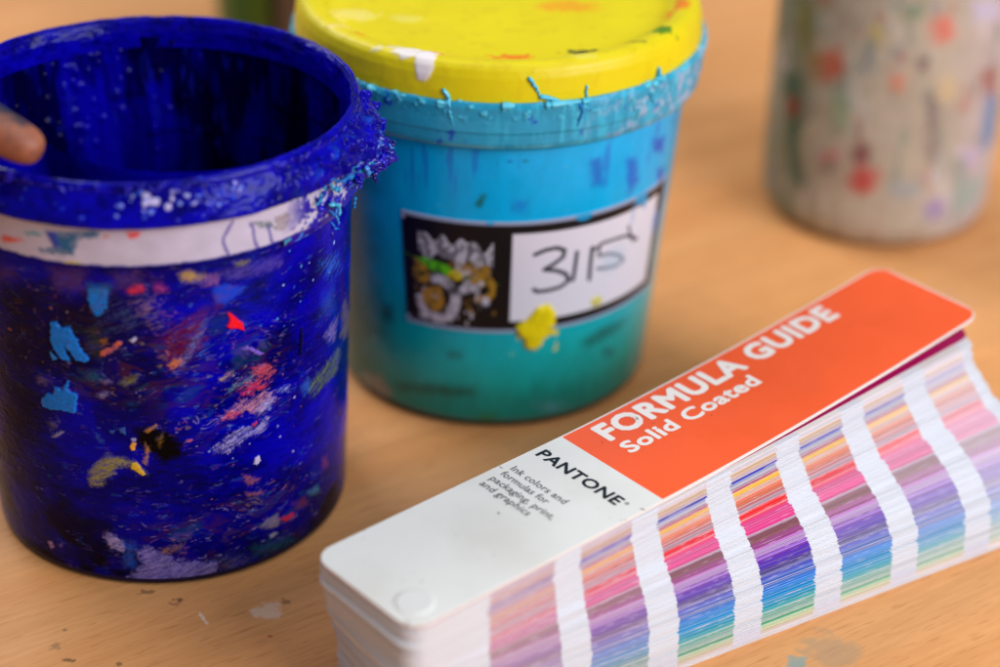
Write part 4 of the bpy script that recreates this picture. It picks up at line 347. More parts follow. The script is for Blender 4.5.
def stain(x, y, rx, ry, colr, strength, rough=.5, nscale=260, ang=0.):
    global c
    q = N.new('ShaderNodeMapping'); q.vector_type = 'TEXTURE'
    q.inputs['Location'].default_value = (x, y, 0); q.inputs['Rotation'].default_value = (0, 0, R(ang)); q.inputs['Scale'].default_value = (rx, ry, 1)
    L.new(tc.outputs['Object'], q.inputs['Vector'])
    le = N.new('ShaderNodeVectorMath'); le.operation = 'LENGTH'; L.new(q.outputs['Vector'], le.inputs[0])
    n = N.new('ShaderNodeTexNoise'); n.inputs['Scale'].default_value = nscale; n.inputs['Detail'].default_value = 3; L.new(tc.outputs['Object'], n.inputs['Vector'])
    ad = N.new('ShaderNodeMath'); ad.operation = 'MULTIPLY_ADD'; L.new(n.outputs['Fac'], ad.inputs[0]); ad.inputs[1].default_value = rough*4; L.new(le.outputs['Value'], ad.inputs[2])
    mr = N.new('ShaderNodeMapRange'); mr.interpolation_type = 'SMOOTHSTEP'
    mr.inputs['From Min'].default_value = .45+rough*2; mr.inputs['From Max'].default_value = 1.05+rough*2
    mr.inputs['To Min'].default_value = strength; mr.inputs['To Max'].default_value = 0; L.new(ad.outputs[0], mr.inputs['Value'])
    c = mix(mr.outputs['Result'], c, tuple(lin(colr)))
stain(-0.0704, 0.4870, 0.005, 0.006, (236, 214, 196), 0.55, 0.5, 260, 0)
stain(-0.0897, 0.4833, 0.0008, 0.004, (235, 220, 210), 0.6, 0.4, 600, 30)
stain(-0.0985, 0.4920, 0.0018, 0.0012, (60, 42, 32), 0.7, 0.7, 700, 0)
stain(-0.0994, 0.4899, 0.0026, 0.001, (90, 64, 45), 0.45, 0.7, 700, 0)
stain(-0.1094, 0.4956, 0.003, 0.0015, (90, 65, 48), 0.6, 0.8, 600, 0)
stain(-0.0650, 0.4922, 0.0018, 0.0022, (110, 80, 55), 0.55, 0.7, 600, 0)
stain(-0.1256, 0.4614, 0.001, 0.001, (55, 40, 30), 0.65, 0.6, 800, 0)
stain(-0.1278, 0.4618, 0.0016, 0.001, (80, 58, 42), 0.7, 0.7, 800, 0)
stain(-0.1321, 0.4682, 0.0022, 0.002, (120, 92, 66), 0.5, 0.7, 700, 0)
stain(-0.1113, 0.4605, 0.0014, 0.001, (80, 58, 42), 0.6, 0.6, 800, 0)
stain(-0.0681, 0.4753, 0.0009, 0.0009, (190, 70, 40), 0.7, 0.5, 900, 0)
stain(0.0922, 0.4679, 0.004, 0.0045, (120, 165, 165), 0.75, 0.5, 300, 0)
stain(0.1036, 0.4745, 0.012, 0.01, (178, 150, 118), 0.6, 0.5, 180, 0)
stain(0.0640, 0.4832, 0.02, 0.006, (176, 122, 74), 0.25, 0.5, 160, 30)
stain(-0.1309, 0.4759, 0.001, 0.001, (110, 80, 55), 0.6, 0.5, 260, 0)
stain(0.1594, 0.7406, 0.02, 0.01, (150, 95, 60), 0.15, 0.5, 260, 0)
stain(0.1771, 0.6981, 0.02, 0.012, (205, 150, 110), 0.35, 0.5, 120, 0)
stain(0.0718, 0.6930, 0.02, 0.014, (190, 130, 80), 0.2, 0.5, 100, 0)
L.new(c, b.inputs['Base Color'])
b.inputs['Specular IOR Level'].default_value = .35
rr = N.new('ShaderNodeMapRange'); rr.inputs['To Min'].default_value = .42; rr.inputs['To Max'].default_value = .62
L.new(stretched(60, .3, 2, 3), rr.inputs['Value']); L.new(rr.outputs['Result'], b.inputs['Roughness'])
bp = N.new('ShaderNodeBump'); bp.inputs['Strength'].default_value = .22; bp.inputs['Distance'].default_value = .0004
L.new(stretched(480, .16, 1.6, 2), bp.inputs['Height']); L.new(bp.outputs['Normal'], b.inputs['Normal'])
WOOD = m
bm = bmesh.new(); bmesh.ops.create_cube(bm, size=1, matrix=Matrix.Translation((0, 0.9, -.019)) @ Matrix.Diagonal((3.4, 2.8, .038, 1)))
bmesh.ops.bevel(bm, geom=bm.edges[:], offset=.003, segments=2, affect='EDGES')
me = bpy.data.meshes.new('table_surface'); bm.to_mesh(me); bm.free(); me.materials.append(WOOD)
o = bpy.data.objects.new('table_surface', me); col.objects.link(o); tag(o, 'warm beech table top with fine grain and small paint specks', 'table top', kind='structure')

# ------------------------------------------------------------------ materials of the objects
M_BLUE = paint_mat('ultramarine_paint', .20, .05, 900, .065, .06)
M_WET = paint_mat('wet_ultramarine_paint', .16, .04, 700, .11, .05)
M_TEAL = paint_mat('turquoise_tub_plastic', .24, .04, 700, .30, .05)
M_LID = paint_mat('yellow_lid_plastic', .38, .10, 600, .32, .06)
M_LABEL = paint_mat('printed_label', .40, .02, 900, .4)
M_JAR = paint_mat('paint_spattered_frosted_plastic', .45, .15, 300, .4, .08)
M_DARK = paint_mat('dark_bottle_plastic', .3, .05, 300, .5)
M_CARD = paint_mat('coated_card', .36, .02, 500, .4, .08, 0., .6)
M_PAPER = paint_mat('coated_paper_page', .42, .05, 900, .3)
M_INK = paint_mat('printed_ink', .38, .0, 900, .35)
M_STRAND = paint_mat('paint_strands', .22, .1, 900, .45)
M_GOB = paint_mat('thick_wet_paint', .16, .04, 700, .4, .05)

# ------------------------------------------------------------------ blue tub
BX, BY = -0.1097, 0.5568
tub = empty('paint_tub', (BX, BY, 0))
tag(tub, 'open tub caked in ultramarine paint with multicoloured smears and a white band', 'paint tub')
TUBS = 'paint tubs and jars on the table'
def wall_r(z): return 58.0+(62.2-58.0)*z/112.0
A = Acc()
# outer wall, finely painted on the side the photograph shows
nu, nz = 900, 480
th = np.linspace(R(-112), R(112), nu); zz = np.linspace(3.0, 117.0, nz)
TH, ZZ = np.meshgrid(th, zz, indexing='ij'); U = TH*60; V = ZZ
n1 = fbm(U*.06, V*.10, 1.5, 5); n2 = fbm(U*.25, V*1.4, 4.5, 4); n3 = fbm(U*.5, V*.5, 8.5, 4)
t = sstep(.32, .68, n1)*.65+sstep(.3, .7, n2)*.35
C = lin((1, 0, 80))*(1-t[..., None])+lin((2, 0, 184))*t[..., None]
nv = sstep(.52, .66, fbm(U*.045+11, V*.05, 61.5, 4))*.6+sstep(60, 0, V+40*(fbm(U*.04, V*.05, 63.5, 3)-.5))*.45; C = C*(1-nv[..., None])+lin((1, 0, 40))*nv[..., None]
H = .45*(n1-.5)+.07*(n2-.5)+.12*(n3-.5)
# dry-brushed old paint below the blue
old = sstep(.57, .66, fbm(U*.14+5, V*.35+3, 20.5, 5))*sstep(.50, .62, fbm(U*.5, V*1.6, 31.5, 4))
pal = np.array([lin(x) for x in ((40, 70, 190), (90, 60, 140), (30, 20, 90), (120, 110, 190), (20, 90, 150))])
k = (fbm(U*.2, V*.4, 41.5, 2)*12).astype(int) % 5
C = C*(1-.32*old[..., None])+pal[k]*.32*old[..., None]; H += .12*old
# swirled half-mixed colours pulled round the tub below the band
wx = U+9*(fbm(U*.05, V*.07, 71.5, 3)-.5)*2; wy = V+9*(fbm(U*.05+7, V*.07, 72.5, 3)-.5)*2
zone = np.exp(-((U+8)/34)**4)*np.exp(-((V-91)/20)**4)
zone = np.maximum(zone, np.exp(-((U-30)/22)**4)*np.exp(-((V-72)/20)**4)*.6); zone = np.maximum(zone, np.exp(-((U-30)/40)**4)*np.exp(-((V-16)/16)**4)*.6)
SW = np.array([lin(x) for x in ((4, 2, 24), (30, 14, 26), (20, 50, 130), (70, 44, 62), (8, 3, 100), (70, 26, 26), (26, 66, 88), (90, 84, 140), (6, 3, 14))])
kf = fbm(wx*.07, wy*.20, 74.5, 4)*9; k0 = np.floor(kf).astype(int); f_ = sstep(.1, .9, kf-k0)[..., None]; sc_ = SW[k0 % 9]*(1-f_)+SW[(k0+1) % 9]*f_
mk = (sstep(.47, .60, fbm(wx*.10+5, wy*.30, 76.5, 5))*zone*.7)[..., None]; C = C*(1-mk)+sc_*mk
for sd_, rgb, am in ((81.5, (150, 140, 215), .75), (83.5, (190, 110, 130), .6), (85.5, (70, 120, 220), .6), (87.5, (160, 130, 70), .5)):
    fl = fbm(wx*.06+sd_, wy*.28, sd_, 4); mk = (sstep(.022, .006, abs(fl-.5))*sstep(.60, .70, fbm(U*.25, V*.4, sd_+1, 3))*np.clip(zone*1.4, 0, 1)*am)[..., None]
    C = C*(1-mk)+lin(rgb)*mk; H += .15*mk[..., 0]
for i, (pts, rgb, soft, rough, h, st) in enumerate(FEAT['blue']):
    big = st >= .3
    paint(U, V, C, H, pts, rgb, soft*(2.2 if big else 1), rough*(1.25 if big else 1), h*1.8, st, .45, i % 40, .78 if big else 1.)
SP = ((150, 150, 230), (60, 110, 220), (200, 190, 230), (90, 80, 200), (170, 60, 90))
specks(U, V, C, H, 22, (-20, 70, 25, 100), SP, .12, .42, .12, 5, .7)
specks(U, V, C, H, 45, (-70, -8, 60, 105), ((120, 50, 30), (60, 20, 40), (150, 90, 40), (40, 60, 130)), .2, .7, .15, 6, .7)
specks(U, V, C, H, 16, (40, 75, 85, 112), ((70, 140, 230), (150, 180, 240), (20, 70, 210)), .2, .7, .2, 8, .8)
specks(U, V, C, H, 18, (0, 60, 30, 62), ((170, 160, 220), (120, 130, 220), (180, 90, 130)), .2, .7, .2, 9, .8)
H += .05*(fbm(U*2.2, V*2.2, 50.5, 3)-.5)
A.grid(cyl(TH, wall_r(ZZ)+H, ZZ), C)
# the far side, coarser
thb = np.linspace(R(112), R(248), 90); zb = np.linspace(3.0, 117.0, 50); TB, ZB = np.meshgrid(thb, zb, indexing='ij')
nb = fbm(TB*6, ZB*.1, 2.5, 4); CB = lin((3, 1, 92))*(1-nb[..., None])+lin((9, 3, 176))*nb[..., None]
A.grid(cyl(TB, wall_r(ZB)+.3*(nb-.5), ZB), CB)
# rounded foot and underside
tf = np.linspace(0, 2*np.pi, 160, endpoint=False); fr = np.array([58.1, 57.9, 57.0, 55.4, 0.01]); fz = np.array([3.1, 1.4, .45, .05, .05])
A.grid(cyl(tf[:, None], fr[None]+0*tf[:, None], fz[None]+0*tf[:, None]), lin((28, 22, 60)), True, True)
# inner wall with runs and lumps of wet paint, and the floor
th = np.linspace(0, 2*np.pi, 900, endpoint=False); zz = np.linspace(4, 138, 260); TH, ZZ = np.meshgrid(th, zz, indexing='ij'); U = TH*60; V = ZZ
runs = fbm(U*.16, V*.012, 3.5, 4)
Ui = np.mod(TH-np.pi+np.pi, 2*np.pi)-np.pi; Ui = (np.mod(TH, 2*np.pi)-np.pi)*60
H = 2.6*(runs-.5)+1.0*(fbm(U*.2, V*.08, 7.5, 4)-.5)+.25*(fbm(U*.6, V*.5, 9.5, 3)-.5)
H[:, :] += 0
bumps(Ui, V, H, 160, (-10, 75, 96, 138), .5, 1.6, .55, 21)
bumps(Ui, V, H, 90, (-70, 75, 90, 140), .4, 1.1, .45, 22)
# one heavy vertical paint seam on the far wall, and a thick flap hanging near the hand
H += 1.6*np.exp(-((Ui-10)/2.2)**2)*sstep(60, 100, V)
t = sstep(.25, .75, runs)
C = lin((2, 0, 70))*(1-t[..., None])+lin((8, 2, 168))*t[..., None]
dk_ = (sstep(.42, .58, fbm(U*.09+3, V*.03, 18.5, 4))*.9)[..., None]; C = C*(1-dk_)+lin((1, 0, 30))*dk_  # dark mottled paint, deepened to put the tub's inner shade into the colour
for zt_, wd_ in ((118, 1.2), (104, .8), (88, 1.5)):
    tl = (np.exp(-((V-zt_-5*(fbm(U*.08, U*0, zt_+.5, 3)-.5))/wd_)**2)*.5*sstep(.4, .55, fbm(U*.12, V*0, zt_+.7, 3)))[..., None]; C = C*(1-tl)+lin((2, 0, 40))*tl; H += .6*tl[..., 0]
mm = sstep(.62, .7, fbm(U*.3+9, V*.1, 15.5, 4))*.5; C = C*(1-mm[..., None])+lin((16, 22, 150))*mm[..., None]
rin = wall_r(ZZ)-1.6
A.grid(cyl(TH, rin-H, ZZ), C, True, True)
A.grid(cyl(tf[:, None], np.array([57.5, 40, 20, .01])[None]+0*tf[:, None], np.array([5, 4.2, 4, 4])[None]+0*tf[:, None]), lin((4, 2, 90)), True)
A.build('tub_body', M_BLUE, tub)
# white band, painted stains
A = Acc(); th = np.linspace(R(-112), R(112), 700); zz = np.linspace(118.6, 132.4, 70); TH, ZZ = np.meshgrid(th, zz, indexing='ij'); U = TH*66; V = ZZ
n = fbm(U*.2, V*.2, 1.5, 4); C = lin((190, 184, 210))*(.84+.32*n[..., None]); H = .15*(n-.5)
for i, (pts, rgb, soft, rough, st) in enumerate(FEAT['band']): paint(U, V, C, H, pts, rgb, soft, rough, .12, st, .2, i+3, 1., False)
for l in FEAT['lines']:
    d = np.full(U.shape, 1e9)
    for a, b2 in zip(l[:-1], l[1:]):
        a = np.array(a); e = np.array(b2)-a; tt = np.clip(((U-a[0])*e[0]+(V-a[1])*e[1])/(e@e), 0, 1)
        d = np.minimum(d, np.hypot(U-a[0]-tt*e[0], V-a[1]-tt*e[1]))
    mk = sstep(.75, .3, d+.5*(fbm(U, V, 3.5, 2)-.5))*.75; C = C*(1-mk[..., None])+lin((60, 40, 150))*mk[..., None]
edge = sstep(.9, .2, np.minimum(V-118.6, 132.4-V)+1.2*(fbm(U*.5, V*.2, 6.5, 3)-.45)); C = C*(1-edge[..., None])+lin((30, 26, 150))*edge[..., None]
over = sstep(50, 60, U+6*(fbm(U*.3, V*.4, 9.5, 3)-.5))*sstep(.42, .52, fbm(U*.35, V*.35, 12.5, 4)); C = C*(1-over[..., None])+lin((8, 4, 160))*over[..., None]; H += .5*over
A.grid(cyl(TH, 66.1+H, ZZ), C)
A.grid(cyl(th[:, None], np.array([66.1, 62.0])[None]+0*th[:, None], np.array([118.6, 118.2])[None]+0*th[:, None]), lin((20, 14, 120)), False, True)
tb = np.linspace(R(112), R(248), 60); A.grid(cyl(tb[:, None], np.array([62.0, 66.1, 66.1])[None]+0*tb[:, None], np.array([118.2, 118.6, 132.4])[None]+0*tb[:, None]), lin((30, 26, 140)))
A.build('white_band', M_LABEL, tub)
# rim collar
pr, pz, ps = prof([(60.6, 134), (61.2, 139.5), (62.2, 142.6), (63.4, 143.9), (64.6, 143.6), (65.2, 142.6), (65.3, 141.2), (66.0, 140.2), (67.3, 137.6), (68.6, 134.0), (69.1, 132.6), (68.9, 131.8), (67.5, 131.5), (65.9, 131.9)], .28)
th = np.linspace(-np.pi, np.pi, 1500, endpoint=False); TH, S = np.meshgrid(th, ps, indexing='ij'); U = TH*66
PRr = np.broadcast_to(pr, TH.shape); PZ = np.broadcast_to(pz, TH.shape); PR = PRr
n1 = fbm(U*.10, S*.25, 2.5, 4); n2 = fbm(U*.5, S*.6, 6.5, 4); n3 = fbm(U*1.3, S*1.3, 9.5, 3)
H = .8*(n1-.5)+.22*(n2-.5)+.07*(n3-.5)
t = sstep(.3, .7, n1)*.6+sstep(.35, .65, n2)*.4
C = lin((3, 1, 100))*(1-t[..., None])+lin((9, 3, 176))*t[..., None]
So = S-ps[0]
bumps(U, S, H, 80, (-100, 75, 9, 24), .25, .7, .45, 31)
bumps(U, S, H, 40, (5, 75, 13, 22), .25, .6, .5, 32)
specks(U, S, C, H, 45, (2, 42, 14, 21), ((120, 140, 235), (40, 90, 225), (170, 175, 240)), .25, .8, .3, 33, .8)  # light specks paint glints into the colour of the wet droplets
specks(U, S, C, H, 40, (-80, 60, 9, 22), ((60, 90, 225), (30, 60, 215)), .2, .55, .2, 34, .7)
specks(U, S, C, H, 5, (10, 18, 15, 19), ((195, 190, 238),), .8, 1.3, .3, 35, .9)  # palest specks, the brightest painted glints on the collar
# torn gobs of paint on the right shoulder of the collar
lump = np.exp(-((np.degrees(TH)-88)/13)**2)*np.exp(-((S-21.5)/3.6)**2)
bumps(np.degrees(TH), S, H, 26, (62, 102, 15, 24), 1.0, 2.6, .75, 41); H += lump*(3.0+1.6*(n2-.5)+.5*(n3-.5)); out = np.exp(-((np.degrees(TH)-72)/22)**2)*np.exp(-((S-20)/4)**2); H += out*(1.2+1.8*(n2-.5)+.6*(n3-.5))
sh = sstep(.55, .70, fbm(U*.22+7, S*.3, 21.5, 3))*np.clip(out+lump, 0, 1); C = C*(1-.5*sh[..., None])+lin((30, 90, 215))*.5*sh[..., None]
bd = sstep(.30, .22, fbm(U*.4+30, S*.4, 25.5, 3)); C = C*(1-.7*bd[..., None])+lin((2, 1, 60))*.7*bd[..., None]
# push along the profile normal
tr, tz = np.gradient(pr), np.gradient(pz); ln = np.hypot(tr, tz); nr, nzv = tz/ln, -tr/ln
sgn = -1.0
nr, nzv = nr*sgn, nzv*sgn
damp = sstep(0, 3, S)*sstep(ps[-1], ps[-1]-2, S)
A = Acc(); A.grid(cyl(TH, PR+nr[None]*H*damp, PZ+nzv[None]*H*damp), C, True)
A.build('rim_collar', M_WET, tub)
# grip lug under the collar, buried in gobs of paint
th = np.linspace(R(46), R(118), 330); zz = np.linspace(115, 141, 170); TH, ZZ = np.meshgrid(th, zz, indexing='ij'); U = TH*70; V = ZZ
g1 = fbm(U*.16, V*.2, 2.5, 4); g2 = fbm(U*.42, V*.45, 5.5, 4); g3 = fbm(U*1.1, V*1.1, 8.5, 3)
env = np.exp(-((np.degrees(TH)-87)/15.5)**2)*sstep(116, 126, ZZ+4*(g1-.5)-.10*np.abs(np.degrees(TH)-87))*sstep(141, 130, ZZ)
H = np.zeros(TH.shape); bumps(U, V, H, 70, (70, 132, 117, 138), .8, 2.6, .8, 52)
RR = 64.0+env*(9.4+7*(g1-.5)+2.6*(g2-.5)+.3*(g3-.5)+1.2*H)+.5*sstep(.1, .3, env)
C = lin((2, 0, 90))*(1-g2[..., None])+lin((9, 4, 190))*g2[..., None]
for sd_, lo, hi, rgb, am in ((11.5, .60, .66, (50, 130, 225), .8), (13.5, .64, .70, (150, 160, 225), .75), (15.5, .60, .68, (1, 0, 40), .8), (17.5, .66, .71, (40, 170, 215), .8)):
    mk = (sstep(lo-.03, hi+.03, fbm(U*.24, V*.3, sd_, 3))*am*.75)[..., None]; C = C*(1-mk)+lin(rgb)*mk
A = Acc(); A.grid(cyl(TH, RR, ZZ), C); A.build('grip_lug', M_GOB, tub)
# strands and curls of half-dry paint hanging off the collar
A = Acc(); r = np.random.default_rng(12)
def strand(th0, r0, z0, n, ln, rad, rgb, down=.4, out=.15, curl=1.0):
    p = np.array([th0*66, r0-66, z0]); d = np.array([r.normal(), abs(r.normal())*.3, -down+r.normal()*.5]); d /= np.linalg.norm(d); P = [p]
    cv = r.normal(size=3)*curl
    for _ in range(n):
        cv = cv*.8+r.normal(size=3)*curl*.5; d = d+cv*.35; d[1] = d[1]*.6+out*.2; d[2] -= .05; d /= np.linalg.norm(d); P.append(P[-1]+d*ln/n)
    P = np.array(P); P[:, 1] = np.maximum(P[:, 1], 66.5-66)
    a = P[:, 0]/66; rr2 = 66+P[:, 1]
    q = np.linspace(0, 1, n+1); A.tube(cyl(a, rr2, P[:, 2]), np.interp(q, [0, .15, .8, 1], [.7, 1, .8, .2])*rad*.001*(1+.4*np.sin(q*17+r.random()*6)), lin(rgb))
for k in range(22):
    a = R(r.normal(76, 11)); z = r.normal(128.5, 4); strand(a, 65.6+9.0*math.exp(-((math.degrees(a)-87)/15.5)**2)*math.exp(-((z-129)/8)**2)+r.normal()*.4, z, 16, r.uniform(3.0, 9.0), r.uniform(.4, .95), [(8, 4, 170), (10, 6, 190), (6, 3, 120), (60, 140, 225), (12, 40, 200), (120, 190, 235)][r.choice(6, p=[.34, .26, .12, .1, .12, .06])])
for k in range(8):
    a = R(r.uniform(54, 64)); strand(a, 68.6, r.uniform(121, 131), 18, r.uniform(5, 9), r.uniform(.4, .7), [(30, 150, 205), (20, 110, 200), (60, 170, 215)][k % 3], .35)
for k in range(4): strand(R(r.uniform(58, 76)), 67.4, r.uniform(116, 119), 14, r.uniform(3, 7), r.uniform(.35, .6), [(20, 130, 215), (10, 5, 170), (60, 150, 225)][k % 3], 1.3, .0, .5)
for k in range(60):
    a = R(r.uniform(-60, 100)); strand(a, 65.6, 143.2, 8, r.uniform(1, 3.5), r.uniform(.2, .45), [(10, 5, 180), (20, 12, 200)][k % 2], .1)
A.build('paint_strands', M_STRAND, tub)
# a skin of thick paint curling inside the near wall
A = Acc(); s = np.linspace(0, 1, 60); q = np.linspace(0, 1, 16)
S_, Q_ = np.meshgrid(s, q, indexing='ij'); a = R(-40)+R(92)*S_
ins = 19*np.clip(1-S_, 0, 1)**1.1*sstep(-.05, .10, S_)
rr3 = 61.2-ins-3.5*Q_+1.6*(fbm(S_*9, Q_*3, 1.5, 3)-.5); zz3 = 143.2-2.2*S_-2.0*sstep(.08, 0, S_)-16*Q_+1.4*(fbm(S_*7, Q_*2, 5.5, 3)-.5)
A.grid(cyl(a, rr3, zz3), lin((9, 5, 170))); A.grid(cyl(a, rr3-1.0, zz3-.9), lin((9, 5, 170)), False, True)
A.build('paint_skin', M_WET, tub)

# ------------------------------------------------------------------ turquoise tub with the yellow lid
TX, TY = -0.0031, 0.6528
tub2 = empty('paint_tub', (TX, TY, 0))
tag(tub2, 'turquoise tub with a splashed yellow lid and a handwritten label', 'paint tub')
def wall2(z): return 57.5+(66.5-57.5)*z/110.0
A = Acc(); th = np.linspace(R(-115), R(115), 640); zz = np.linspace(3, 117, 300); TH, ZZ = np.meshgrid(th, zz, indexing='ij'); U = TH*62; V = ZZ
n1 = fbm(U*.05, V*.06, 3.5, 4); n2 = fbm(U*.3, V*.12, 6.5, 4)
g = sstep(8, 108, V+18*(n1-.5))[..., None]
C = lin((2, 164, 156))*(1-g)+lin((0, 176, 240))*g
lf = sstep(-34, -62, U+22*(n1-.5))[..., None]*.75; C = C*(1-lf)+lin((2, 66, 62))*lf  # dark green paint towards the left, partly the open tub's shade painted in
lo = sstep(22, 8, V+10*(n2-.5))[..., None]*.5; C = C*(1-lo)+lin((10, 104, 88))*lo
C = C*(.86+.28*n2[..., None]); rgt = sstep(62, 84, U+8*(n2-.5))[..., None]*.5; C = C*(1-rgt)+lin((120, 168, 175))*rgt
H = .25*(n1-.5)+.12*(n2-.5)
for i, (pts, rgb, soft, rough, h, st) in enumerate(FEAT['teal']): paint(U, V, C, H, pts, rgb, soft*2+.3, rough*1.8, h, st, 1.3, i+5, .8, False)
specks(U, V, C, H, 40, (-50, 80, 5, 112), ((10, 90, 190), (40, 170, 215), (10, 80, 80), (120, 190, 200)), .3, 1.1, .1, 15, .5)
ds = sstep(.60, .68, fbm(U*.35, V*.05, 18.5, 3))*sstep(86, 106, V)*.7; C = C*(1-ds[..., None])+lin((20, 120, 215))*ds[..., None]
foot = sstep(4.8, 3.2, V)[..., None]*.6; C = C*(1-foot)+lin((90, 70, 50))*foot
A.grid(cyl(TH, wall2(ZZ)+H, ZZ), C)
tb = np.linspace(R(115), R(245), 60); zb = np.linspace(3, 117, 30); TB, ZB = np.meshgrid(tb, zb, indexing='ij'); gb = sstep(30, 92, ZB)[..., None]
A.grid(cyl(TB, wall2(ZB), ZB), lin((4, 122, 128))*(1-gb)+lin((0, 148, 208))*gb)
A.grid(cyl(tf[:, None], np.array([57.7, 57.3, 56.2, 54.5, .01])[None]+0*tf[:, None], np.array([3.1, 1.4, .4, .05, .05])[None]+0*tf[:, None]), lin((40, 70, 60)), True, True)
A.build('tub_body', M_TEAL, tub2)
# flange under the lid
pr, pz, ps = prof([(66.6, 113.5), (68.5, 114.2), (70.4, 115.6), (71.2, 117.2), (71.6, 121), (72.0, 121.6), (72.2, 126), (72.7, 130.2), (72.2, 131.9), (69.5, 132.1)], .4)
th = np.linspace(-np.pi, np.pi, 900, endpoint=False); TH, S = np.meshgrid(th, ps, indexing='ij'); U = TH*72
n1 = fbm(U*.08, S*.1, 2.5, 4); n2 = fbm(U*.55, S*.10, 6.5, 4); n3 = fbm(U*.5, S*.5, 8.5, 3)
C = lin((40, 152, 192))*(.8+.5*n1[..., None])
st = sstep(.50, .62, n2)[..., None]*sstep(-20, 20, U)[..., None]*.75; C = C*(1-st)+lin((60, 186, 224))*st
wh = (sstep(.50, .64, fbm(U*.3+4, S*.25, 14.5, 4))*sstep(20, 66, U))[..., None]*.8; C = C*(1-wh)+lin((172, 190, 222))*wh
hi = sstep(.58, .66, n3)[..., None]*sstep(13, 19, S)[..., None]*.8; C = C*(1-hi)+lin((90, 205, 232))*hi
bl = sstep(.68, .74, fbm(U*.22+9, S*.2, 19.5, 3))[..., None]*.8; C = C*(1-bl)+lin((12, 60, 190))*bl
eg = (np.exp(-((S-5.2)/.5)**2)*.5*sstep(.4, .6, n1))[..., None]; C = C*(1-eg)+lin((130, 200, 205))*eg
H = .5*(n1-.5)+.35*(n2-.5)*sstep(0, 30, U)+.5*sstep(.55, .7, n3)*sstep(12, 19, S)
tr, tz = np.gradient(pr), np.gradient(pz); ln = np.hypot(tr, tz)
A = Acc(); A.grid(cyl(TH, pr[None]+(tz/ln)[None]*H, pz[None]-(tr/ln)[None]*H), C, True); A.build('flange', M_TEAL, tub2)
# lid
pr, pz, ps = prof([(70.6, 131.0), (71.2, 131.6), (71.0, 135), (70.4, 139.6), (69.5, 142.3), (68.3, 143.6), (66.4, 144.1), (63.2, 143.8), (61.6, 142.8), (61.0, 140.4), (60.0, 139.4), (57.0, 139.2), (40, 139.5), (20, 139.6), (.01, 139.6)], .5)
th = np.linspace(-np.pi, np.pi, 760, endpoint=False); TH, S = np.meshgrid(th, ps, indexing='ij')
X = pr[None]*np.sin(TH); Y = -pr[None]*np.cos(TH); Zp = np.broadcast_to(pz, TH.shape)
n1 = fbm(X*.03, Y*.03, 2.5, 4); n2 = fbm(X*.25, Y*.25, Zp*.25, 4)
C = lin((228, 210, 10))*(.86+.24*n1[..., None]); od = sstep(.60, .7, n2)[..., None]*.25; C = C*(1-od)+lin((205, 170, 10))*od
H = .25*(n2-.5)
def lidspot(x, y, rx, ry, rgb, z=148., seed=1., amt=1., h=.3, cutn=.5):
    global C, H
    d = np.sqrt(((X-x)/rx)**2+((Y-y)/ry)**2+((Zp-z)/7)**2)+1.6*cutn*(fbm(X*.5, Y*.5, Zp*.5+seed, 3)-.5)
    mk = (sstep(1.05, .8, d)*amt); C = C*(1-mk[..., None])+lin(rgb)*mk[..., None]; H = H+h*mk
lidspot(-25.3, -59.4, 9, 3.4, (236, 228, 226), 144, 2.3, 1, 0.3, 0.3)
lidspot(-22.8, -63.6, 3.6, 5, (236, 228, 230), 142, 3.3, 1, 0.3, 0.3)
lidspot(-30.6, -55.9, 9, 2.0, (225, 215, 180), 144, 4.3, 0.7, 0.3, 0.9)
lidspot(-15.0, -58.7, 6, 2.8, (225, 90, 80), 144, 5.3, 0.9, 0.3, 0.7)
lidspot(-1.6, -55.3, 5, 2.8, (240, 120, 20), 144, 6.3, 0.9, 0.3, 0.6)
lidspot(5.8, -50.8, 8, 3.6, (238, 110, 20), 143, 7.3, 0.85, 0.3, 0.8)
lidspot(30.3, -45.7, 10, 3.2, (60, 70, 30), 143, 8.3, 0.95, 0.3, 0.8)
lidspot(23.0, -54.3, 4, 2.4, (190, 60, 30), 144, 2.9, 0.8, 0.3, 0.7)
lidspot(52.9, -34.8, 6, 4.2, (70, 130, 20), 143, 9.3, 0.95, 0.3, 0.6)
lidspot(43.4, -46.1, 6, 1.6, (150, 140, 20), 144, 9.9, 0.7, 0.3, 0.8)
lidspot(24.0, -4.0, 11, 6, (240, 140, 30), 140, 10.3, 0.6, 0.3, 0.7)
lidspot(61.1, -9.8, 5, 6, (235, 120, 30), 144, 11.3, 0.9, 0.3, 0.6)
lidspot(-43.7, -44.2, 3.5, 2.5, (225, 140, 20), 144, 12.3, 0.8, 0.3, 0.6)
lidspot(-50.4, -38.4, 7, 2, (240, 215, 120), 144, 13.3, 0.7, 0.3, 0.8)  # this and the next two pale spots paint a sheen onto the lid
lidspot(-49.8, -16.4, 8, 5, (240, 225, 130), 140, 14.3, 0.6, 0.3, 0.9)
lidspot(-31.6, -19.0, 6, 3, (235, 225, 120), 140, 15.3, 0.5, 0.3, 0.9)
lidspot(-24.6, -61.3, 1.2, 1.2, (120, 110, 20), 136, 16.3, 0.6, 0.3, 0.4)
lidspot(2.8, -59.6, 1.5, 1.0, (130, 120, 20), 136, 17.3, 0.6, 0.3, 0.4)
lidspot(26.2, -59.5, 6, 2.5, (235, 225, 120), 140, 18.3, 0.35, 0.3, 0.7)
tr, tz = np.gradient(pr), np.gradient(pz); ln = np.hypot(tr, tz)
A = Acc(); A.grid(cyl(TH, pr[None]+(tz/ln)[None]*H*sstep(0, 2, S), pz[None]-(tr/ln)[None]*H), C, True)
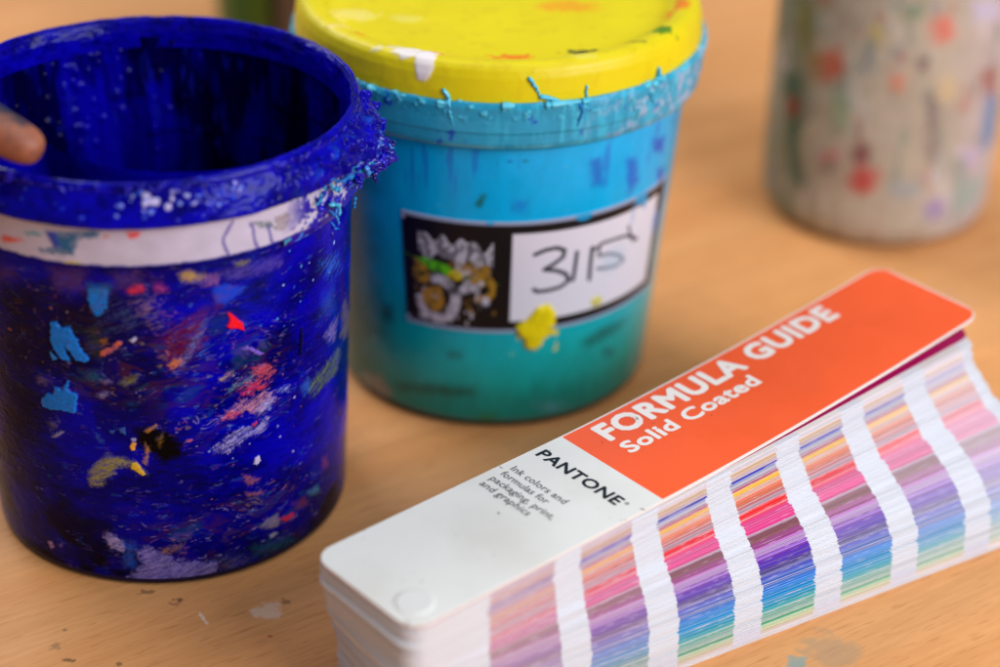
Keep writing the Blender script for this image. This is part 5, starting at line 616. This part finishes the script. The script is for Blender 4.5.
A.grid(cyl(tf[:, None], np.array([.01, 64., 69.4, 70.6])[None]+0*tf[:, None], np.array([136.5, 136.5, 131.4, 131.0])[None]+0*tf[:, None]), lin((215, 190, 10)), True, True)
A.build('lid', M_LID, tub2)
# dribbles of turquoise paint over the flange and the lid edge
A = Acc(); r = np.random.default_rng(5)
def dribble(u0, z0, u1, z1, rad, rgb, wob=.8, r0=72.3):
    n = 18; q = np.linspace(0, 1, n); wv = np.cumsum(r.normal(size=n))*wob*.25; wv -= wv[-1]*q
    u = u0+(u1-u0)*q+wv; z = z0+(z1-z0)*q; rr4 = np.interp(z, [113.5, 115.6, 117.2, 121, 122, 126, 130, 131, 132, 146], [67.5, 70.2, 71.0, 71.4, 71.9, 72.1, 72.5, 72.3, 71.5, 70.2])-.12
    A = Acc(); A.tube(cyl(u/72, rr4+.1, z), np.interp(q, [0, .1, .6, 1], [.4, 1, .8, .3])*rad*.001, lin(rgb)); A.build('paint_dribble', M_STRAND, tub2)
LC = (70, 190, 225)
for a in [(11, 140.7, 14, 134.2, 0.7), (14, 134.2, 21, 132.2, 0.9), (21, 132.2, 22.5, 129.7, 0.6), (-17, 135.7, -14.5, 129.2, 0.8), (-15, 129.2, -13, 122.2, 0.6), (30, 136.2, 31, 129.2, 0.5), (60, 132.7, 60.5, 135.7, 1.2), (59, 131.2, 62, 132.7, 1.6)]: dribble(*a, LC)
for k in range(4):
    u = r.uniform(20, 92); z0 = r.uniform(125.5, 131.8); dribble(u, z0, u+r.normal()*1.5, z0-r.uniform(2, 10)*(1 if u > 5 else .5), r.uniform(.5, 1.2), [LC, (40, 170, 215), (110, 205, 230), (20, 120, 200)][k % 4], .9)
for k in range(12):
    u = r.uniform(-45, 92); dribble(u, 131.2, u+r.uniform(3, 9), 131.4+r.normal()*.3, r.uniform(.7, 1.5), [LC, (90, 200, 230)][k % 2], .5)
# label: printed picture on the left, white panel with handwriting on the right
LU0, LU1, LV0, LV1 = -31.0, 74.0, 41.6, 86.2
A = Acc(); uu = np.linspace(LU0, LU1, 760); vv = np.linspace(LV0, LV1, 330); U, V = np.meshgrid(uu, vv, indexing='ij')
C = np.zeros(U.shape+(3,))+lin((10, 9, 14)); H = np.zeros(U.shape)
rim = np.minimum(np.minimum(U-LU0, LU1-U), np.minimum(V-LV0, LV1-V)); mk = sstep(1.5, 1.1, np.where((V > LV1-3) | (V < LV0+3) | (U > LU1-3), rim, 9))[..., None]; C = C*(1-mk)+lin((150, 160, 190))*mk
pan = sstep(.4, -.4, np.maximum(abs(U-37.0)-30.6, abs(V-63.9)-17.6))[..., None]; C = C*(1-pan)+lin((222, 220, 234))*pan
# abstract spray-paint style picture
px, py = (U+28)/30.0, (V-45.6)/37.0
nA = fbm(px*7, py*7, 2.5, 4); nB = fbm(px*4+nA*2, py*4, 6.5, 3)
def spot(mk, rgb):
    global C
    mk = (mk*(U < 2.6)*(.35+.65*sstep(.38, .52, fbm(px*15, py*17, 45.5, 3))))[..., None]; C = C*(1-mk)+lin(rgb)*mk
spot(sstep(.52, .6, nB)*sstep(.02, .1, py)*sstep(.70, .6, py)*sstep(0, .06, px)*sstep(1, .94, px), (150, 112, 40))
spot(sstep(.58, .64, fbm(px*9+3, py*9, 12.5, 3))*sstep(.62, .5, py)*sstep(.03, .1, px)*sstep(.97, .9, px), (196, 190, 200))
ty = .80-.08*px+.03*np.sin(px*21)
letters = sstep(.02, -.01, abs(py-ty)-.105-.03*np.sin(px*34+1)-.02*np.sin(px*13))*sstep(.08, .1, px)*sstep(.95, .93, px)
gaps = np.maximum(sstep(.86, .96, np.abs(np.sin(px*19+2.6*fbm(px*7, py*5, 31.5, 2)))), sstep(.60, .66, fbm(px*13, py*15, 33.5, 3)))*sstep(.035, -.0, abs(py-ty)-.10)
spot(letters, (188, 186, 200)); spot(gaps*letters*.8, (40, 38, 52))
gy = .61-.20*(px-.1); spot(sstep(.015, -.015, abs(py-gy)-.055*sstep(.05, .2, px)*sstep(.62, .4, px)), (90, 190, 20))
spot(sstep(.02, -.02, np.hypot((px-.52)/1.5, py-.50)-.055), (205, 180, 20))
def arc(cx, cy, rad, wd, a0, a1, rgb):
    ang = np.arctan2(py-cy, px-cx); spot(sstep(.02, -.01, abs(np.hypot(px-cx, py-cy)-rad)-wd)*((ang > a0) & (ang < a1)), rgb)
arc(.30, .22, .22, .045, -3.2, 1.9, (190, 186, 200)); arc(.72, .16, .22, .04, 1.2, 3.2, (190, 186, 200)); arc(.82, .38, .12, .035, -2.0, 2.6, (160, 120, 35)); arc(.25, .20, .09, .04, -3.2, 3.2, (170, 125, 40)); arc(.12, .46, .07, .035, -3, 3, (170, 130, 30))
spot(sstep(.02, -.02, np.hypot(px-.66, py-.42)-.045), (215, 214, 222)); spot(sstep(.02, -.02, np.hypot(px-.86, py-.24)-.05), (190, 186, 205))
spot(sstep(.02, -.02, np.hypot((px-.5)/1.4, py-.33)-.05), (14, 12, 14))
# marker handwriting
for si, l in enumerate(FEAT['strokes']):
    l = np.array(l); q = np.linspace(0, len(l)-1, len(l)*8); ls = np.stack([np.interp(q, np.arange(len(l)), l[:, 0]), np.interp(q, np.arange(len(l)), l[:, 1])], 1)
    d = np.full(U.shape, 1e9)
    for a, b2 in zip(ls[:-1], ls[1:]):
        e = b2-a; s_ = (abs(U-a[0]) < 6) & (abs(V-a[1]) < 6)
        tt = np.clip(((U[s_]-a[0])*e[0]+(V[s_]-a[1])*e[1])/(e@e+1e-9), 0, 1); d[s_] = np.minimum(d[s_], np.hypot(U[s_]-a[0]-tt*e[0], V[s_]-a[1]-tt*e[1]))
    wd = [1.05, 1.0, 1.1, .85, .85, .75][si]; op = [.96, .98, .94, .92, .78, .88][si]
    mk = (sstep(wd, wd*.55, d)*op)[..., None]; C = C*(1-mk)+lin((22, 24, 44))*mk
sm = (sstep(9, 2, np.hypot(U-45, (V-64)*1.2))*.35)[..., None]; C = C*(1-sm)+lin((150, 190, 220))*sm
for (cu, cv, ru, rv, rgb, am) in [(68.5, 70, 2.5, 6, (80, 140, 215), .8), (52, 79, 1.2, 6, (120, 170, 220), .5), (71, 58, 2.5, 9, (110, 150, 130), .5)]:
    mk = (sstep(1.1, .4, np.hypot((U-cu)/ru, (V-cv)/rv)+.8*(fbm(U*.5, V*.5, 7.5, 3)-.5))*am)[..., None]; C = C*(1-mk)+lin(rgb)*mk
for (cu, cv, ru, rv) in [(30.5, 85.2, 3.4, 1.5), (-1, 85.8, 1.6, 1.0), (55, 84.5, 3.0, 2.6), (58, 83, 1.4, 3.5)]:
    mk = sstep(1.1, .7, np.hypot((U-cu)/ru, (V-cv)/rv)+.8*(fbm(U*.6, V*.6, 17.5, 3)-.5))[..., None]; C = C*(1-mk)+lin((14, 150, 205))*mk
P = cyl(U/62, wall2(V)+.38, V); A.grid(P, C)
ring = np.concatenate([P[:, 0], P[-1, 1:], P[::-1, -1][1:], P[0, ::-1][1:]]); inn = ring.copy(); hh = np.hypot(ring[:, 0], ring[:, 1]); inn[:, :2] *= (1-.0005/hh)[:, None]
A.grid(np.stack([inn, ring], 1), lin((200, 200, 210))); A.build('label', M_LABEL, tub2)
# raised yellow paint daubs straddling the label edge
def daub(pts, rgb, seed, hgt=1.1):
    p = np.array(pts); A = Acc(); uu = np.linspace(p[:, 0].min()-1.5, p[:, 0].max()+1.5, 90); vv = np.linspace(p[:, 1].min()-1.5, p[:, 1].max()+1.5, 90); U, V = np.meshgrid(uu, vv, indexing='ij')
    sd = poly_sd(U+1.2*(fbm(U*.5, V*.5, seed, 3)-.5), V+1.2*(fbm(U*.5, V*.5, seed+5, 3)-.5), pts)
    Hh = np.sqrt(np.clip(-sd/1.6, 0, 1))*hgt*(.7+.7*fbm(U*.4, V*.4, seed, 3)); keep = sd < .15
    P = cyl(U/62, wall2(V)+np.where(keep, .35+Hh, .0), V); A.grid(P, lin(rgb)*(.85+.3*fbm(U*.3, V*.3, seed+8, 2))[..., None]); return A
daub(FEAT['daub'], (226, 206, 14), 2.5).build('yellow_daub', M_LID, tub2)
daub(FEAT['daub2'], (212, 205, 110), 4.5, .4).build('yellow_daub', M_LID, tub2)

# ------------------------------------------------------------------ spattered jar
JX, JY = 0.1625, 0.787
pr, pz, ps = prof([(.01, .05), (38, .05), (42, .6), (46, 3.2), (48.3, 7.5), (49, 13), (49, 128), (48.2, 132), (44, 137), (42.6, 139), (42.6, 147), (43.6, 147.6), (43.6, 149), (42.4, 149.6), (40.6, 149.2), (40.4, 139), (46, 130), (46.6, 12), (40, 3.5), (.01, 3)], .9)
th = np.linspace(-np.pi, np.pi, 420, endpoint=False); TH, S = np.meshgrid(th, ps, indexing='ij'); U = TH*49; V = np.broadcast_to(pz, TH.shape).copy(); OUT = (np.arange(len(ps)) < np.argmax(pz))[None] & (V > -1)
n1 = fbm(U*.06, V*.06, 2.5, 4); n2 = fbm(U*.2, V*.2, 5.5, 3)
C = lin((180, 168, 152))*(.8+.4*n1[..., None])*(.9+.2*n2[..., None]); H = .3*(n2-.5)
vl = sstep(10, 42, U+14*(n1-.5))[..., None]*.55; C = C*(1-vl)+lin((186, 172, 186))*vl
grn = sstep(-28, -58, U+20*(n1-.5))[..., None]*.75; C = C*(1-grn)+lin((84, 102, 78))*grn
for sd_, lo, hi, rgb, am in ((51.5, .56, .68, (96, 132, 124), .45), (53.5, .60, .70, (206, 200, 196), .45), (55.5, .63, .74, (168, 92, 80), .4), (57.5, .64, .74, (118, 126, 150), .4)):
    mk = (sstep(lo, hi, fbm(U*.17, V*.055, sd_, 4))*am)[..., None]; C = C*(1-mk)+lin(rgb)*mk
Cp = C.copy(); Hp = H.copy()
specks(U, V, Cp, Hp, 150, (-150, 150, 8, 128), ((150, 130, 130), (196, 186, 140), (120, 150, 150), (180, 110, 90), (200, 190, 215), (110, 120, 90), (90, 120, 170), (190, 90, 80)), .8, 3.6, .3, 44, .4)
for i, (pts, rgb) in enumerate(FEAT['jar']): paint(U, V, Cp, Hp, pts, rgb, 2.4, 5.0, .3, .45, 1.5, i, .85, False)
C = np.where(OUT[..., None], Cp, C); H = np.where(OUT, Hp, H)
tr, tz = np.gradient(pr), np.gradient(pz); ln = np.hypot(tr, tz)
A = Acc(); A.grid(cyl(TH, np.maximum(pr[None]+(tz/ln)[None]*H*sstep(2, 6, V), .01), pz[None]+0*TH), C, True)
jar = A.build('plastic_jar', M_JAR, None, True, (JX, JY, 0)); tag(jar, 'frosted beige jar spattered with red, green and blue paint, standing at the back right', 'jar')

# ------------------------------------------------------------------ dark tub behind
GX, GY = (-0.1045, 0.93)
gt = empty('ink_bottle', (GX, GY, 0)); tag(gt, 'dark green and brown bottle standing behind the open tub', 'bottle')
pr, pz, ps = prof([(.01, .05), (36, .05), (39, 1.5), (40, 5), (40, 96), (38.5, 101), (30, 108), (20, 114), (18, 117), (18, 124), (.01, 124)], 1.2)
th = np.linspace(-np.pi, np.pi, 240, endpoint=False); TH, S = np.meshgrid(th, ps, indexing='ij'); U = TH*40+2*(fbm(TH*4, S*.05, 3.5, 3)-.5)
C = np.zeros(TH.shape+(3,))+lin((6, 92, 24)); 
for (a, b2, rgb) in [(-20, -10, (58, 92, 12)), (-10, -4, (16, 12, 8)), (-4, 10, (88, 66, 54)), (10, 70, (60, 52, 30))]:
    mk = (sstep(a-1, a+1, U)*sstep(b2+1, b2-1, U)*(np.broadcast_to(pz, TH.shape) > 3))[..., None]; C = C*(1-mk)+lin(rgb)*mk
A = Acc(); A.grid(cyl(TH, pr[None]+0*TH, pz[None]+0*TH), C, True); A.build('bottle_body', M_DARK, gt)
pr, pz, ps = prof([(19.5, 115), (20.5, 116), (20.5, 134), (19, 136), (.01, 136.4)], 1.0); th = np.linspace(-np.pi, np.pi, 120, endpoint=False)
ridge = .35*np.sin(th*48)[:, None]*((pz > 117) & (pz < 133))[None]
A = Acc(); A.grid(cyl(th[:, None]+0*pr[None], pr[None]+ridge, pz[None]+0*th[:, None]), lin((14, 16, 14)), True); A.build('cap', M_DARK, gt)

# ------------------------------------------------------------------ swatch book
GL = (-0.0514, 0.4482); HG = 51.2
book = empty('swatch_book', (GL[0], GL[1], 0), math.atan2(-0.74218771, 0.67019206))
tag(book, 'thick fanned colour swatch book with an orange and white cover', 'swatch book')
W, LEN = 44.6, 247.5; PVX, PVY = 35.1, 8.6
def lift(s): return 8.6*np.clip((s-95)/153, 0, 1)**1.6
def outline(w_, l_, rad, step=1.6, extra=()):
    """stations along a round-cornered strip: y, x-left, x-right"""
    a = np.linspace(0, np.pi/2, 7); y = np.unique(np.r_[rad-rad*np.cos(a), np.arange(rad, l_-rad, step), l_-rad+rad*np.sin(a), np.array(extra)])
    ins = np.zeros_like(y); k = y < rad; ins[k] = rad-np.sqrt(np.clip(rad**2-(rad-y[k])**2, 0, None)); k = y > l_-rad; ins[k] = rad-np.sqrt(np.clip(rad**2-(y[k]-(l_-rad))**2, 0, None))
    return y, ins, w_-ins
def sheet(A, y, xl, xr, zt, tk, ctop, cside, cbot, xf=None, cin=None, nx=2):
    """closed sheet; colours per station (n,3)"""
    n = len(y)
    def pt(x, z): 
        P = np.stack([x, y, z+0*y], -1)
        return xf(P) if xf else P
    top = np.stack([pt(xl+(xr-xl)*f, zt) for f in np.linspace(0, 1, nx)], 1); bot = np.stack([pt(xl+(xr-xl)*f, zt-tk) for f in np.linspace(0, 1, nx)], 1)
    ct = np.repeat(np.broadcast_to(ctop, (n, 3))[:, None], nx, 1); cs = np.repeat(np.broadcast_to(cside, (n, 3))[:, None], 2, 1); cb = np.repeat(np.broadcast_to(cbot, (n, 3))[:, None], nx, 1)
    A.grid(top*.001, ct, False, True); A.grid(bot*.001, cb)
    A.grid(np.stack([top[:, -1], bot[:, -1]], 1)*.001, cs, False, True); A.grid(np.stack([top[:, 0], bot[:, 0]], 1)*.001, cs)
    for e, fl in ((0, False), (-1, True)):
        A.grid(np.stack([top[e], bot[e]], 1)*.001, np.broadcast_to(cs[e, 0], (nx, 2, 3)), False, not fl)
WHITE = lin((236, 236, 233))
SB = 95.6
y, xl, xr = outline(W, LEN, 6.5, 1.6, (SB-.01, SB+.01))
top = np.where((y > SB)[:, None], lin((252, 96, 46))[None], lin((229, 229, 226))[None])
A = Acc(); z = HG+lift(y); tk = .75
# the orange print stops just short of the card's trimmed edge
n = len(y); fx = np.array([0, .012, .013, .3, .7, .987, .988, 1.0]); X = xl[:, None]+(xr-xl)[:, None]*fx; Yg = np.repeat(y[:, None], 8, 1); Zg = np.repeat(z[:, None], 8, 1)
Ct = np.repeat(top[:, None], 8, 1); Ct[:, :2] = WHITE; Ct[:, 6:] = WHITE; Ct[y > LEN-.6] = WHITE
A.grid(np.stack([X, Yg, Zg], -1)*.001, Ct, False, True); A.grid(np.stack([X, Yg, Zg-tk], -1)*.001, lin((240, 238, 236)))
A.grid(np.stack([np.stack([xr, y, z], -1), np.stack([xr, y, z-tk], -1)], 1)*.001, lin((238, 234, 232)), False, True); A.grid(np.stack([np.stack([xl, y, z], -1), np.stack([xl, y, z-tk], -1)], 1)*.001, lin((238, 234, 232)))
for e, fl in ((0, True), (-1, False)): A.grid(np.stack([np.stack([X[e], Yg[e], Zg[e]], -1), np.stack([X[e], Yg[e], Zg[e]-tk], -1)], 1)*.001, lin((236, 232, 230)), False, fl)
cover = A.build('front_cover', M_CARD, book, smooth=False)
def lettering(name, key, ox, oy, sx, sy, along, rgb, parent, bold=0.):
    V_, F_ = GLYPH[key]; v = np.array(V_, float)/1000
    if along: x = ox-v[:, 1]*sy; yy = oy+v[:, 0]*sx
    else: x = ox+v[:, 0]*sx; yy = oy+v[:, 1]*sy
    P0 = np.stack([x, yy, HG+lift(yy)+.09], -1)*.001; P = [P0]; FF = list(F_)
    for q in range(12 if bold else 0):            # heavier strokes
        a = q*np.pi/6; dx, dy = bold*sx*math.cos(a)*.001, bold*sy*math.sin(a)*.001
        P.append(P0+np.array([-dy if along else dx, dx if along else dy, -(q+1)*2.5e-6])); FF += [[i+len(P0)*(q+1) for i in f] for f in F_]
    P = np.concatenate(P)
    me = bpy.data.meshes.new(name); me.from_pydata(P.tolist(), [], FF); me.update()
    at = me.color_attributes.new('Col', 'FLOAT_COLOR', 'POINT'); at.data.foreach_set('color', np.tile(np.r_[lin(rgb), 1], len(P)).astype(np.float32)); me.materials.append(M_INK)
    o = bpy.data.objects.new(name, me); col.objects.link(o); o.parent = parent; return o
lettering('title_lettering', 'formula', 11.6, 105.8, 107.0/8.263, 8.5/.691, True, (240, 232, 226), cover, .046)
lettering('subtitle_lettering', 'solid', 20.7, 105.8, 58.5/5.531, 5.8/.691, True, (240, 232, 226), cover, .036)
lettering('brand_lettering', 'brand', 2.7, 82.6, 34.4/4.747, 4.4/.691, False, (14, 18, 30), cover, .030)
lettering('mark_lettering', 'reg', 38.2, 85.2, 2.0, 2.0, False, (60, 64, 74), cover)
for k, (s0, wd) in enumerate(((71.3, 23.6), (67.2, 20.2), (63.1, 27.2), (59.0, 21.2))):
    lettering('small_lettering', 's%d' % k, 3.5, s0, wd/(5.629, 4.968, 6.408, 4.941)[k], 2.75/.685, False, (58, 60, 68), cover, .004)
# white plastic rivet the leaves turn on
A = Acc(); pr, pz, ps = prof([(5.7, HG-.2), (5.6, HG+.2), (5.1, HG+.4), (4.4, HG+.46), (3.4, HG+.36), (.01, HG+.3)], .25); tt = np.linspace(0, 2*np.pi, 64, endpoint=False)
A.grid(np.stack([PVX+pr[None]*np.cos(tt)[:, None], PVY+pr[None]*np.sin(tt)[:, None], pz[None]+0*tt[:, None]], -1)*.001, lin((226, 226, 224)), True)
A.build('rivet', M_CARD, book)
def fanned(ang, slip=0., far=None):
    ca, sa = math.cos(R(-ang)), math.sin(R(-ang))
    def f(P):
        x = P[:, 0]-PVX; yy = P[:, 1]-PVY; z = P[:, 2] if far is None else P[:, 2]+far(P[:, 1])
        return np.stack([PVX+x*ca-yy*sa+slip*sa, PVY+x*sa+yy*ca+slip*ca, z], -1)
    return f
# magenta leaf under the cover
A = Acc(); y, xl, xr = outline(W, LEN-1.5, 6.5, 2.5); mg = lin((176, 0, 98))
sheet(A, y, xl, xr, HG-.95, .35, mg, lin((224, 214, 220)), WHITE, fanned(-.25, 0, lambda s: .2*lift(s)))
A.build('magenta_leaf', M_PAPER, book, smooth=False)
# the fan of colour leaves
NP = 150
def fan(t): return 11.0*np.interp(t, [0, .06, .166, .325, .346, .418, .46, .54, .64, .752, .85, 1], [.012, .04, .12, .33, .44, .57, .68, .81, .92, .965, .985, .995])
HUE = [(0, (235, 232, 230)), (.025, (238, 234, 232)), (.045, (200, 178, 160)), (.06, (232, 200, 130)), (.075, (205, 190, 205)), (.088, (24, 62, 190)), (.105, (150, 168, 205)), (.125, (205, 205, 215)), (.14, (255, 130, 165)), (.152, (40, 30, 90)), (.165, (248, 205, 110)), (.185, (240, 176, 60)), (.197, (252, 120, 14)), (.213, (252, 116, 14)), (.226, (190, 140, 130)), (.245, (200, 120, 120)), (.268, (170, 110, 115)), (.28, (225, 80, 80)), (.292, (234, 14, 36)), (.31, (234, 6, 40)), (.318, (240, 60, 90)), (.33, (205, 165, 190)), (.338, (228, 0, 130)), (.356, (226, 0, 132)), (.368, (205, 170, 195)), (.385, (175, 140, 160)), (.40, (128, 76, 84)), (.425, (150, 100, 110)), (.44, (200, 90, 205)), (.465, (185, 150, 205)), (.485, (160, 110, 205)), (.50, (104, 24, 160)), (.52, (110, 84, 190)), (.55, (86, 66, 178)), (.565, (56, 48, 120)), (.58, (128, 130, 190)), (.60, (60, 84, 196)), (.62, (140, 160, 212)), (.64, (50, 110, 208)), (.66, (0, 128, 208)), (.71, (0, 152, 214)), (.76, (0, 164, 206)), (.80, (16, 170, 186)), (.835, (40, 176, 160)), (.865, (54, 192, 130)), (.90, (70, 200, 136)), (.92, (170, 210, 180)), (.935, (224, 222, 186)), (.95, (226, 220, 176)), (.962, (204, 196, 186)), (1, (236, 233, 234))]
ht = np.array([h[0] for h in HUE]); hc = np.array([lin(h[1]) for h in HUE])
def hue(t): return np.array([np.interp(t, ht, hc[:, k]) for k in range(3)])
STARTS = [27.5, 61.8, 92.8, 124.0, 155.0, 186.0, 217.0]; ENDS = [51.6, 82.0, 113.4, 144.4, 175.2, 206.0, 237.4]
tints = [(.16, (176, 132, 156), .52), (.08, (186, 140, 164), .30), (.02, (190, 160, 180), .10), (.0, (200, 200, 200), .0), (.12, (235, 215, 225), .04), (.25, (228, 210, 225), .09), (.38, (232, 216, 230), .16)]
y0, xl0, xr0 = outline(W, LEN-2, 6.0, 1.5, np.r_[np.array(STARTS)-.02, np.array(STARTS)+.02, np.array(ENDS)-.02, np.array(ENDS)+.02])
pitch = (HG-2.2)/NP; rp = np.random.default_rng(77)
jit = rp.normal(size=NP)*.10; slips = np.convolve(rp.normal(size=NP+8), np.ones(5)/5, 'same')[4:4+NP]*.55+rp.normal(size=NP)*.16
ts = (np.arange(NP)+.5)/NP; angs = fan(ts)+jit
prev = .1; expo = []
for i in range(NP):
    expo.append(angs[i]-prev); prev = max(prev, angs[i])
order = set(np.argsort(expo)[::-1][:100].tolist())
pack = Acc(); left = 0
for i in range(NP):
    if left == 0:                                   # leaves of one ink family sit together
        left = int(rp.integers(1, 4)); t = min(max(ts[min(i+left//2, NP-1)]+rp.normal()*.003, 0), 1); fam = hue(t)
        pale = rp.random() < .15; deep = rp.random() < .03
    left -= 1; base = fam*rp.uniform(.9, 1.08)
    if pale: base = base*.42+lin((206, 198, 214))*.58
    elif deep: base = base*.45
    if rp.random() < .06: base = base*.35
    k = -np.ones(len(y0), int)
    for j in range(7): k[(y0 > STARTS[j]) & (y0 < ENDS[j])] = j
    ct = np.repeat(lin((228, 231, 240))[None]*rp.uniform(.93, 1.02), len(y0), 0); cs = ct*rp.uniform(.90, 1.0)
    if t > .9: cs = cs*np.array([.95, .93, 1.0])
    edgew = rp.uniform(.0, .25) if rp.random() < .8 else rp.uniform(.3, .7)
    wear = fbm(y0*.35, np.full_like(y0, i*3.7), 2.5, 2); wear = sstep(.56, .68, wear)*(rp.random() < .6)
    for j in range(7):
        s_ = k == j; dsat, tint, dmix = tints[j]
        cj = base*(1-dsat-dmix)+lin((245, 242, 243))*dsat+lin(tint)*dmix
        lum = cj.mean(); cj = np.clip(lum+(cj-lum)*1.18, .004, .9)*rp.uniform(.86, 1.04); ct[s_] = cj
        e = np.clip(edgew+.5*wear[s_], 0, .85)[:, None]; cs[s_] = cj*(1-e)+lin((224, 218, 232))*e
    A = Acc() if i in order else pack
    sheet(A, y0, xl0, xr0, HG-1.5-i*pitch, pitch*rp.uniform(.72, .97), ct, cs, lin((228, 226, 228)), fanned(angs[i], slips[i]))
    if i in order: A.build('page', M_PAPER, book, smooth=False)
tag(pack.build('page_pack', M_PAPER, book, smooth=False), kind='stuff')
A = Acc(); y, xl, xr = outline(W, LEN, 6.5, 3)
sheet(A, y, xl, xr, .75, .70, lin((236, 234, 236)), lin((222, 216, 222)), lin((230, 230, 230)), fanned(11.05))
A.build('back_cover', M_CARD, book, smooth=False)

# ------------------------------------------------------------------ hand holding the rim
m, N, L, b = nodes('paint_stained_skin')
tc = N.new('ShaderNodeTexCoord'); n = N.new('ShaderNodeTexNoise'); n.inputs['Scale'].default_value = 160; n.inputs['Detail'].default_value = 5; L.new(tc.outputs['Object'], n.inputs['Vector'])
c = ramp(n.outputs['Fac'], .32, .7, tuple(lin((132, 76, 55))), tuple(lin((172, 106, 78))))
n5 = N.new('ShaderNodeTexNoise'); n5.inputs['Scale'].default_value = 420; n5.inputs['Detail'].default_value = 3; L.new(tc.outputs['Object'], n5.inputs['Vector'])
dk = ramp(n5.outputs['Fac'], .61, .68, (0, 0, 0), (.45, .45, .45)); c = mix(dk, c, tuple(lin((70, 50, 70))))
stain(*(-0.1385, 0.5040, 0.0100, 0.0066, (14, 34, 60), .95, .35, 200))
L.new(c, b.inputs['Base Color']); b.inputs['Roughness'].default_value = .5; b.inputs['Subsurface Weight'].default_value = .12; b.inputs['Subsurface Scale'].default_value = .004
n6 = N.new('ShaderNodeTexWave'); n6.inputs['Scale'].default_value = 260; n6.inputs['Distortion'].default_value = 5; L.new(tc.outputs['Object'], n6.inputs['Vector'])
bp = N.new('ShaderNodeBump'); bp.inputs['Strength'].default_value = .16; bp.inputs['Distance'].default_value = .0004; L.new(n6.outputs['Fac'], bp.inputs['Height']); L.new(bp.outputs['Normal'], b.inputs['Normal'])
SKIN = m
def skinned(name, chains, mat, parent, sub=2):
    V_, E_, Rr = [], [], []
    idx = {}
    def vid(p, r):
        k = tuple(round(q, 5) for q in p)
        if k not in idx: idx[k] = len(V_); V_.append(p); Rr.append(r)
        return idx[k]
    for ch in chains:
        ids = [vid(p, r) for p, r in ch]
        E_ += list(zip(ids[:-1], ids[1:]))
    me = bpy.data.meshes.new(name); me.from_pydata(V_, E_, []); o = bpy.data.objects.new(name, me); col.objects.link(o)
    sk = o.modifiers.new('skin', 'SKIN'); sk.use_smooth_shade = True
    for i, q in enumerate(Rr): me.skin_vertices[0].data[i].radius = (q, q); me.skin_vertices[0].data[i].use_root = (i == 0)
    ss = o.modifiers.new('smooth', 'SUBSURF'); ss.levels = sub; ss.render_levels = sub
    me.materials.append(mat)
    if parent: o.parent = parent
    return o
WR, PA = (-0.2635, 0.5520, 0.1250), (-0.2355, 0.5420, 0.1430)
M1, M2, M3, M4 = (-0.2095, 0.5090, 0.1600), (-0.2055, 0.5260, 0.1650), (-0.2035, 0.5420, 0.1630), (-0.2065, 0.5570, 0.1550)
arm = [((-0.4555, 0.5960, 0.0820), .036), ((-0.3555, 0.5740, 0.1010), .034), ((-0.2955, 0.5600, 0.1160), .028), (WR, .024), (PA, .022)]
K1, K2 = (-.2235, .5270, .1545), (-.2200, .5480, .1555)
fingers = [
    [(PA, .022), (K1, .0175)], [(PA, .022), (K2, .0170)],
    [(K1, .0175), (M1, .0115), ((-0.1885, 0.4965, 0.1610), 0.0081), ((-0.1655, 0.4915, 0.1500), 0.0072), ((-0.1510, 0.4905, 0.1445), 0.0062), ((-0.1470, 0.4905, 0.1432), 0.0040)],
    [(K1, .0175), (M2, .0118), ((-0.1755, 0.5130, 0.1720), 0.0084), ((-0.1515, 0.5045, 0.1600), 0.0074), ((-0.1340, 0.5005, 0.1515), 0.0065), ((-0.1280, 0.4995, 0.1490), 0.0044)],
    [(K2, .0170), (M3, .0115), ((-0.1765, 0.5370, 0.1730), 0.0081), ((-0.1615, 0.5345, 0.1570), 0.0072), ((-0.1585, 0.5340, 0.1450), 0.0062), ((-0.1585, 0.5340, 0.1400), 0.0040)],
    [(K2, .0170), (M4, .0105), ((-0.1825, 0.5580, 0.1650), 0.0072), ((-0.1695, 0.5570, 0.1520), 0.0063), ((-0.1665, 0.5560, 0.1430), 0.0055), ((-0.1665, 0.5560, 0.1390), 0.0035)],
    [(WR, .024), ((-0.2385, 0.5160, 0.1250), .0145), ((-0.2075, 0.4990, 0.1180), .0110), ((-0.1855, 0.4960, 0.1160), 0.0083), ((-0.1725, 0.4970, 0.1150), 0.0070), ((-0.1675, 0.4980, 0.1150), 0.0044)],
]
person = skinned('person', [arm]+fingers, SKIN, None)
tag(person, 'paint-stained fingertips hooked over the left edge of the open tub', 'person')
A = Acc(); q = np.linspace(0, 1, 30); tt = np.linspace(0, 2*np.pi, 40)
ax = np.array([-.335, .5725, .110])[None]+q[:, None]*np.array([-.13, .028, -.026])[None]
T = np.array([-.13, .028, -.026]); T = T/np.linalg.norm(T); e1 = np.cross(T, (0, 0, 1.)); e1 /= np.linalg.norm(e1); e2 = np.cross(T, e1)
rad = .042+.002*np.sin(q*40)+.004*q
A.grid(ax[:, None]+rad[:, None, None]*(np.cos(tt)[None, :, None]*e1+np.sin(tt)[None, :, None]*e2)*(1+.03*fbm(tt*2, q[:, None]*8, 2.5, 3)[..., None]), lin((40, 44, 58)))
A.build('sleeve', M_CARD, person)
